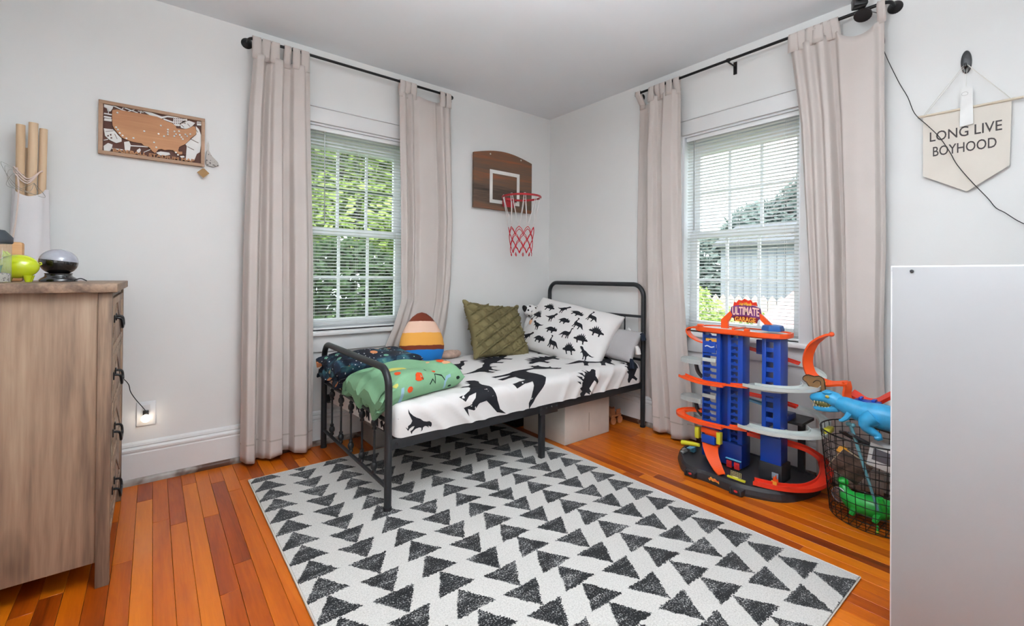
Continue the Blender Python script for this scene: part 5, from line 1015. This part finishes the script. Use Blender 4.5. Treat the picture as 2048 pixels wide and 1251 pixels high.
for y in (1.155, 1.115): P(MB().bbox((2.40, y-.014, .046), (2.42, y+.014, .082), .003).bbox((2.397, y-.006, .062), (2.40, y+.006, .072), .001), 'fuel_pump', redp)
P(MB().bbox((2.395, 1.092, .090), (2.425, 1.172, .096), .002).box((2.415, 1.13, .046), (2.42, 1.135, .09)), 'pump_roof', lbl)
P(MB().bbox((2.345, .900, .048), (2.355, .925, .075), .002), 'hydrant', plastic('amber_plastic', (238, 168, 60))); P(MB().prism([(-.012, 0), (.012, 0), (.010, .018), (.004, .012), (.002, .034), (-.006, .018), (-.010, .024)], -.004, .004, axes((2.35, .905, .072), (0, -1, 0), (0, 0, 1), (-1, 0, 0))), 'flame', org)
P(MB().bbox((2.44, 1.375, .044), (2.47, 1.40, .078), .003).bbox((2.405, 1.372, .07), (2.45, 1.402, .076), .002), 'car_lift', lbl); P(MB().bbox((2.38, 1.405, .044), (2.43, 1.425, .056), .003).bbox((2.39, 1.407, .056), (2.42, 1.423, .066), .003), 'grey_car', plastic('grey_plastic', (150, 156, 158)))
# ------------------------------------------------------------------ wire basket of toys
BC = Vector((2.495, .548, 0)); bs = thing('wire_basket', 'round black wire basket full of toys beside the toy garage', 'basket', tuple(BC)); wirem = mat('black_wire', (36, 33, 32), .45, .5)
def br_(z): return .172+.036*z/.37
NB = 34
vw = MB()
for k in range(NB): a = 2*PI*k/NB; vw.tube([BC+Vector((br_(z)*math.cos(a), br_(z)*math.sin(a), z)) for z in (.004, .19, .37)], .0014, 5)
vw.build('upright_wires', wirem, bs, True, kind='stuff')
for k in range(12):
    z = .004+k*.0333; r = .0034 if k == 11 else .0016
    MB().tube([BC+Vector((br_(z)*math.cos(a), br_(z)*math.sin(a), z)) for a in [2*PI*i/48 for i in range(48)]], r, 6, closed=True).build('wire_hoop', wirem, bs, True)
bt = MB()
for k in range(-5, 6): h = math.sqrt(max(0, .17**2-(k*.03)**2)); bt.tube([BC+Vector((k*.03, -h, .003)), BC+Vector((k*.03, h, .003))], .0014, 4); bt.tube([BC+Vector((-h, k*.03, .004)), BC+Vector((h, k*.03, .004))], .0014, 4)
bt.build('floor_wires', wirem, bs, True, kind='stuff')
def toy(name, label, cat, loc): return thing(name, label, cat, loc)
# blue dinosaur lying on top
dn = toy('toy_dinosaur', 'bright blue plastic dinosaur with open toothy jaws on the basket', 'toy', (2.43, .60, .42)); tb_ = mat('dino_blue', (52, 158, 208), .4, var=.12, vscale=25, bump=.15, bscale=60)
XX = 2.415
def sect(pts): return [Vector((XX+p[3] if len(p) > 3 else XX, p[0], p[1])) for p in pts], [p[2] for p in pts]
p_, r_ = sect([(.690, .492, .018), (.672, .492, .030), (.648, .490, .036), (.620, .482, .040), (.590, .474, .044), (.555, .470, .050), (.515, .468, .054, .005), (.470, .462, .052, .012), (.42, .452, .042, .02), (.36, .45, .028, .03), (.30, .455, .014, .04)]); bdy = MB().tube(smoothpts(p_, 3), [r_[min(len(r_)-1, i//3)]+(r_[min(len(r_)-1, i//3+1)]-r_[min(len(r_)-1, i//3)])*((i % 3)/3) for i in range(3*(len(p_)-1)+1)], 14).build('body', tb_, dn, True)
p_, r_ = sect([(.782, .494, .008), (.776, .496, .017), (.755, .501, .022), (.730, .508, .025), (.705, .512, .032), (.685, .506, .034), (.668, .498, .030)]); hd = MB().tube(p_, r_, 14, flat=.8).ball((XX-.012, .712, .532), (.012, .020, .009)).ball((XX+.014, .712, .532), (.012, .020, .009)).build('head', tb_, dn, True); OM[hd] = OM[dn]
p_, r_ = sect([(.768, .452, .006), (.756, .452, .013), (.730, .456, .017), (.700, .464, .021), (.672, .474, .024)]); MB().tube(p_, r_, 12, flat=.7).build('lower_jaw', tb_, dn, True)
MB().ball((XX-.004, .728, .478), (.014, .040, .017)).build('mouth', mat('mouth_dark', (96, 92, 40), .5), dn, True)
tt = MB()
for k in range(7):
    y = .772-k*.012
    tt.lathe([(.0032, 0), (.0004, -.013)], 6, (XX-.016, y, .486+.001*k)); tt.lathe([(.0030, 0), (.0004, .012)], 6, (XX-.012, y-.006, .461+.0008*k))
tt.build('teeth', mat('tooth', (226, 214, 170), .4), dn, True, kind='stuff'); MB().ball((XX-.029, .706, .518), (.004, .008, .007)).build('eye', mat('eye_yellow', (196, 176, 80), .3), dn, True)
p_, r_ = sect([(.535, .470, .030, -.035), (.560, .445, .026, -.045), (.555, .420, .018, -.048), (.525, .402, .013, -.046), (.512, .392, .012, -.046), (.530, .388, .012, -.055)]); MB().tube(smoothpts(p_, 2), [.034, .034, .030, .026, .021, .018, .015, .013, .012, .012, .008], 10).build('hind_leg', tb_, dn, True)
p_, r_ = sect([(.622, .462, .014, -.03), (.632, .442, .010, -.042), (.645, .430, .007, -.048), (.655, .428, .005, -.05)]); MB().tube(p_, [.014, .011, .008, .005], 8).build('arm', tb_, dn, True)
# orange loop track
lt = toy('track_loop', 'orange curled toy track standing up from the basket', 'toy track', (2.50, .72, .42)); XL = 2.515
MB_ = ribbon([(XL, .728, .785), (XL, .742, .778), (XL, .772, .757), (XL, .803, .722), (XL, .822, .668), (XL, .820, .615), (XL, .797, .573), (XL+.005, .748, .556), (XL+.01, .690, .566), (XL+.012, .668, .570)], .046, .010, .004, 7, side=(.7, -.6, .3)); MB_.build('curl', org, lt, True)
ribbon([(XL+.012, .668, .574), (XL+.01, .662, .545), (XL+.005, .664, .515), (XL, .655, .480), (XL, .636, .448)], .040, .010, .004, 5, side=(.9, -.45, 0)).build('down_leg', org, lt, True); MB().ball((XL, .728, .787), (.020, .012, .012)).build('connector', org, lt, True)
rt = toy('red_track', 'red toy track bent in a shallow curve at the back of the basket', 'toy track', (2.58, .56, .48)); ribbon([(2.575, .662, .520), (2.575, .645, .512), (2.575, .61, .492), (2.575, .575, .496), (2.575, .54, .525), (2.575, .48, .575)], .050, .014, .005, 6, side=(.9, 0, .4)).build('track', rdo, rt, True)
bt_ = toy('blue_track_piece', 'blue plastic track connector under the red track', 'toy track', (2.53, .60, .47)); MB().bbox((2.505, .545, .486), (2.555, .640, .502), .004, None).build('plate', blu, bt_, True); MB().bbox((2.51, .56, .502), (2.545, .575, .512), .002).bbox((2.51, .61, .502), (2.545, .622, .514), .002).build('pegs', blu, bt_, True)
fm_ = toy('foam_mask', 'brown leathery toy dinosaur head plate with dark outline', 'toy', (2.49, .79, .53)); ms = [(.838, .556), (.835, .572), (.815, .583), (.790, .578), (.772, .584), (.752, .574), (.746, .545), (.742, .508), (.750, .488), (.762, .490), (.772, .508), (.790, .520), (.812, .530), (.822, .545)]
FMm = axes((2.492, 0, 0), (0, -1, 0), (.15, 0, .99), (-.99, 0, .15)); MB().prism([(-y, z-.0) for y, z in ms][::-1], -.006, .006, axes((2.492-.079, 0, .006), (0, -1, 0), (.15, 0, .99), (-.99, 0, .15))).build('plate', mat('brown_leather', (134, 96, 54), .7, var=.12, vscale=30, bump=.3, bscale=60), fm_, True)
fo_ = MB().tube(smoothpts([axes((2.492-.079, 0, .006), (0, -1, 0), (.15, 0, .99), (-.99, 0, .15)) @ Vector((-y, z, .007)) for y, z in ms], 2, True), .0022, 5, closed=True); fo_.tube(smoothpts([axes((2.492-.079, 0, .006), (0, -1, 0), (.15, 0, .99), (-.99, 0, .15)) @ Vector((-y, z, .007)) for y, z in ((.795, .548), (.782, .562), (.765, .56), (.762, .545))], 4), .0018, 5); fo_.build('dark_outline', mat('dark_brown_line', (56, 38, 22), .7), fm_, True)
bl_ = toy('black_tray', 'black plastic lid lying across the top of the basket', 'toy', (2.50, .56, .40)); MB().bbox((-.09, -.085, -.006), (.09, .085, .006), .004, Matrix.Translation((2.50, .50, .412)) @ Matrix.Rotation(.15, 4, 'X')).build('sheet', blk, bl_, True)
rk = toy('black_rack', 'black slatted plastic toy piece inside the basket', 'toy', (2.43, .62, .33)); RM_ = Matrix.Translation((2.440, .612, .345)) @ Matrix.Rotation(.5, 4, 'X') @ Matrix.Rotation(.4, 4, 'Z') @ Matrix.Rotation(.5, 4, 'Y')
MB().bbox((-.055, -.050, -.006), (-.047, .050, .006), .002, RM_).bbox((.047, -.050, -.006), (.055, .050, .006), .002, RM_).build('frame', blk, rk, True)
for k in range(6): MB().bbox((-.047, -.048+k*.018, -.003), (.047, -.036+k*.018, .003), .001, RM_).build('slat', blk, rk, True)
bk1 = toy('picture_book', 'open worn picture box with pale edges wedged in the basket', 'book', (2.42, .63, .22)); KM = Matrix.Translation((2.435, .632, .215)) @ Matrix.Rotation(.55, 4, 'X') @ Matrix.Rotation(.25, 4, 'Z')
MB().bbox((-.006, -.06, -.055), (.0, .06, .055), .001, KM).bbox((.022, -.06, -.055), (.028, .06, .055), .001, KM).build('covers', mat('book_cover', (92, 74, 66), .6, var=.5, vscale=30), bk1, True); MB().bbox((.0, -.057, -.052), (.022, .06, .052), .001, KM).build('pages', mat('pages', (206, 184, 150), .8), bk1, True)
yb = toy('yellow_block', 'small yellow toy piece next to the worn book in the basket', 'toy', (2.45, .66, .26)); MB().bbox((-.012, -.02, -.016), (.012, .02, .016), .004, Matrix.Translation((2.435, .660, .275)) @ Matrix.Rotation(.5, 4, 'X')).bbox((-.006, -.008, .016), (.006, .008, .024), .002, Matrix.Translation((2.435, .660, .275)) @ Matrix.Rotation(.5, 4, 'X')).build('brick', plastic('amber_plastic', (238, 168, 60)), yb, True)
tw_ = toy('teal_wand', 'teal plastic wand leaning inside the front of the basket', 'toy', (2.36, .56, .1)); teal = plastic('teal_plastic', (96, 150, 160)); q0, q1 = Vector((2.405, .622, .405)), Vector((2.375, .520, .085))
MB().tube([q0, q0*.5+q1*.5, q1], [.0075, .006, .005], 8).build('shaft', teal, tw_, True); MB().ball(q0+Vector((0, .008, .006)), (.011, .012, .010)).ball(q0+Vector((0, -.008, .004)), (.010, .010, .010)).build('knob', teal, tw_, True)
wb_ = toy('white_toy_box', 'white toy box with a grey window at the right of the basket', 'toy', (2.42, .52, .3)); WM_ = Matrix.Translation((2.430, .515, .300)) @ Matrix.Rotation(.15, 4, 'X')
MB().bbox((-.03, -.045, -.05), (.03, .045, .05), .004, WM_).build('box', mat('white_card', (214, 212, 210), .6), wb_, True); MB().bbox((-.0312, -.035, -.02), (-.0302, .03, .03), .0003, WM_).build('window', mat('box_grey', (90, 88, 96), .3), wb_, True)
gd = toy('green_toy', 'bright green plastic toy creature at the bottom of the basket', 'toy', (2.45, .56, .09)); grn = mat('bright_green', (28, 168, 60), .35, var=.15, vscale=20)
p_ = [(2.425, .655, .135), (2.418, .645, .105), (2.415, .62, .080), (2.415, .58, .074), (2.42, .53, .078), (2.43, .49, .085), (2.45, .45, .10)]; MB().tube(smoothpts(p_, 3), [.012, .016, .02, .026, .032, .036, .040, .042, .044, .045, .046, .046, .045, .044, .04, .036, .03, .024, .014], 12).build('body', grn, gd, True)
for (y, z, s_) in ((.60, .03, 1), (.52, .03, 1), (.50, .14, -1)): MB().tube([(2.400, y, .075), (2.385, y+.006, (z+.075)/2), (2.375, y+.012, z)], [.018, .014, .010], 8).build('leg', grn, gd, True)
MB().ball((2.425, .656, .145), (.020, .022, .018)).build('head', grn, gd, True)
cd_ = toy('clear_disc', 'round clear plastic lid standing at the left of the basket', 'lid', (2.39, .68, .09)); CMx = axes((2.400, .664, .090), (.25, .97, 0), (0, 0, 1), (.97, -.25, 0))
MB().lathe([(.027, -.002), (.030, 0), (.030, .003), (.027, .004)], 28, (0, 0, 0), CMx).build('disc', glassmat('clear_lid', (.85, .85, .86, 1), .12, .25, lin((120, 118, 122))), cd_, True); MB().lathe([(.030, -.002), (.032, 0), (.032, .004), (.030, .006)], 28, (0, 0, 0), CMx, cap=False).build('rim', mat('clear_rim', (190, 188, 190), .2), cd_, True)
gf = toy('tiny_green_figure', 'tiny green figure standing on the basket floor', 'toy', (2.345, .515, .006)); MB().lathe([(.006, 0), (.006, .002), (.003, .006), (.004, .016), (.0015, .022)], 8).ball((0, 0, .025), (.0045, .0045, .005)).build('figure', grn, gf); MB().ball((0, 0, .004), (.006, .006, .003)).build('base', yel, gf)
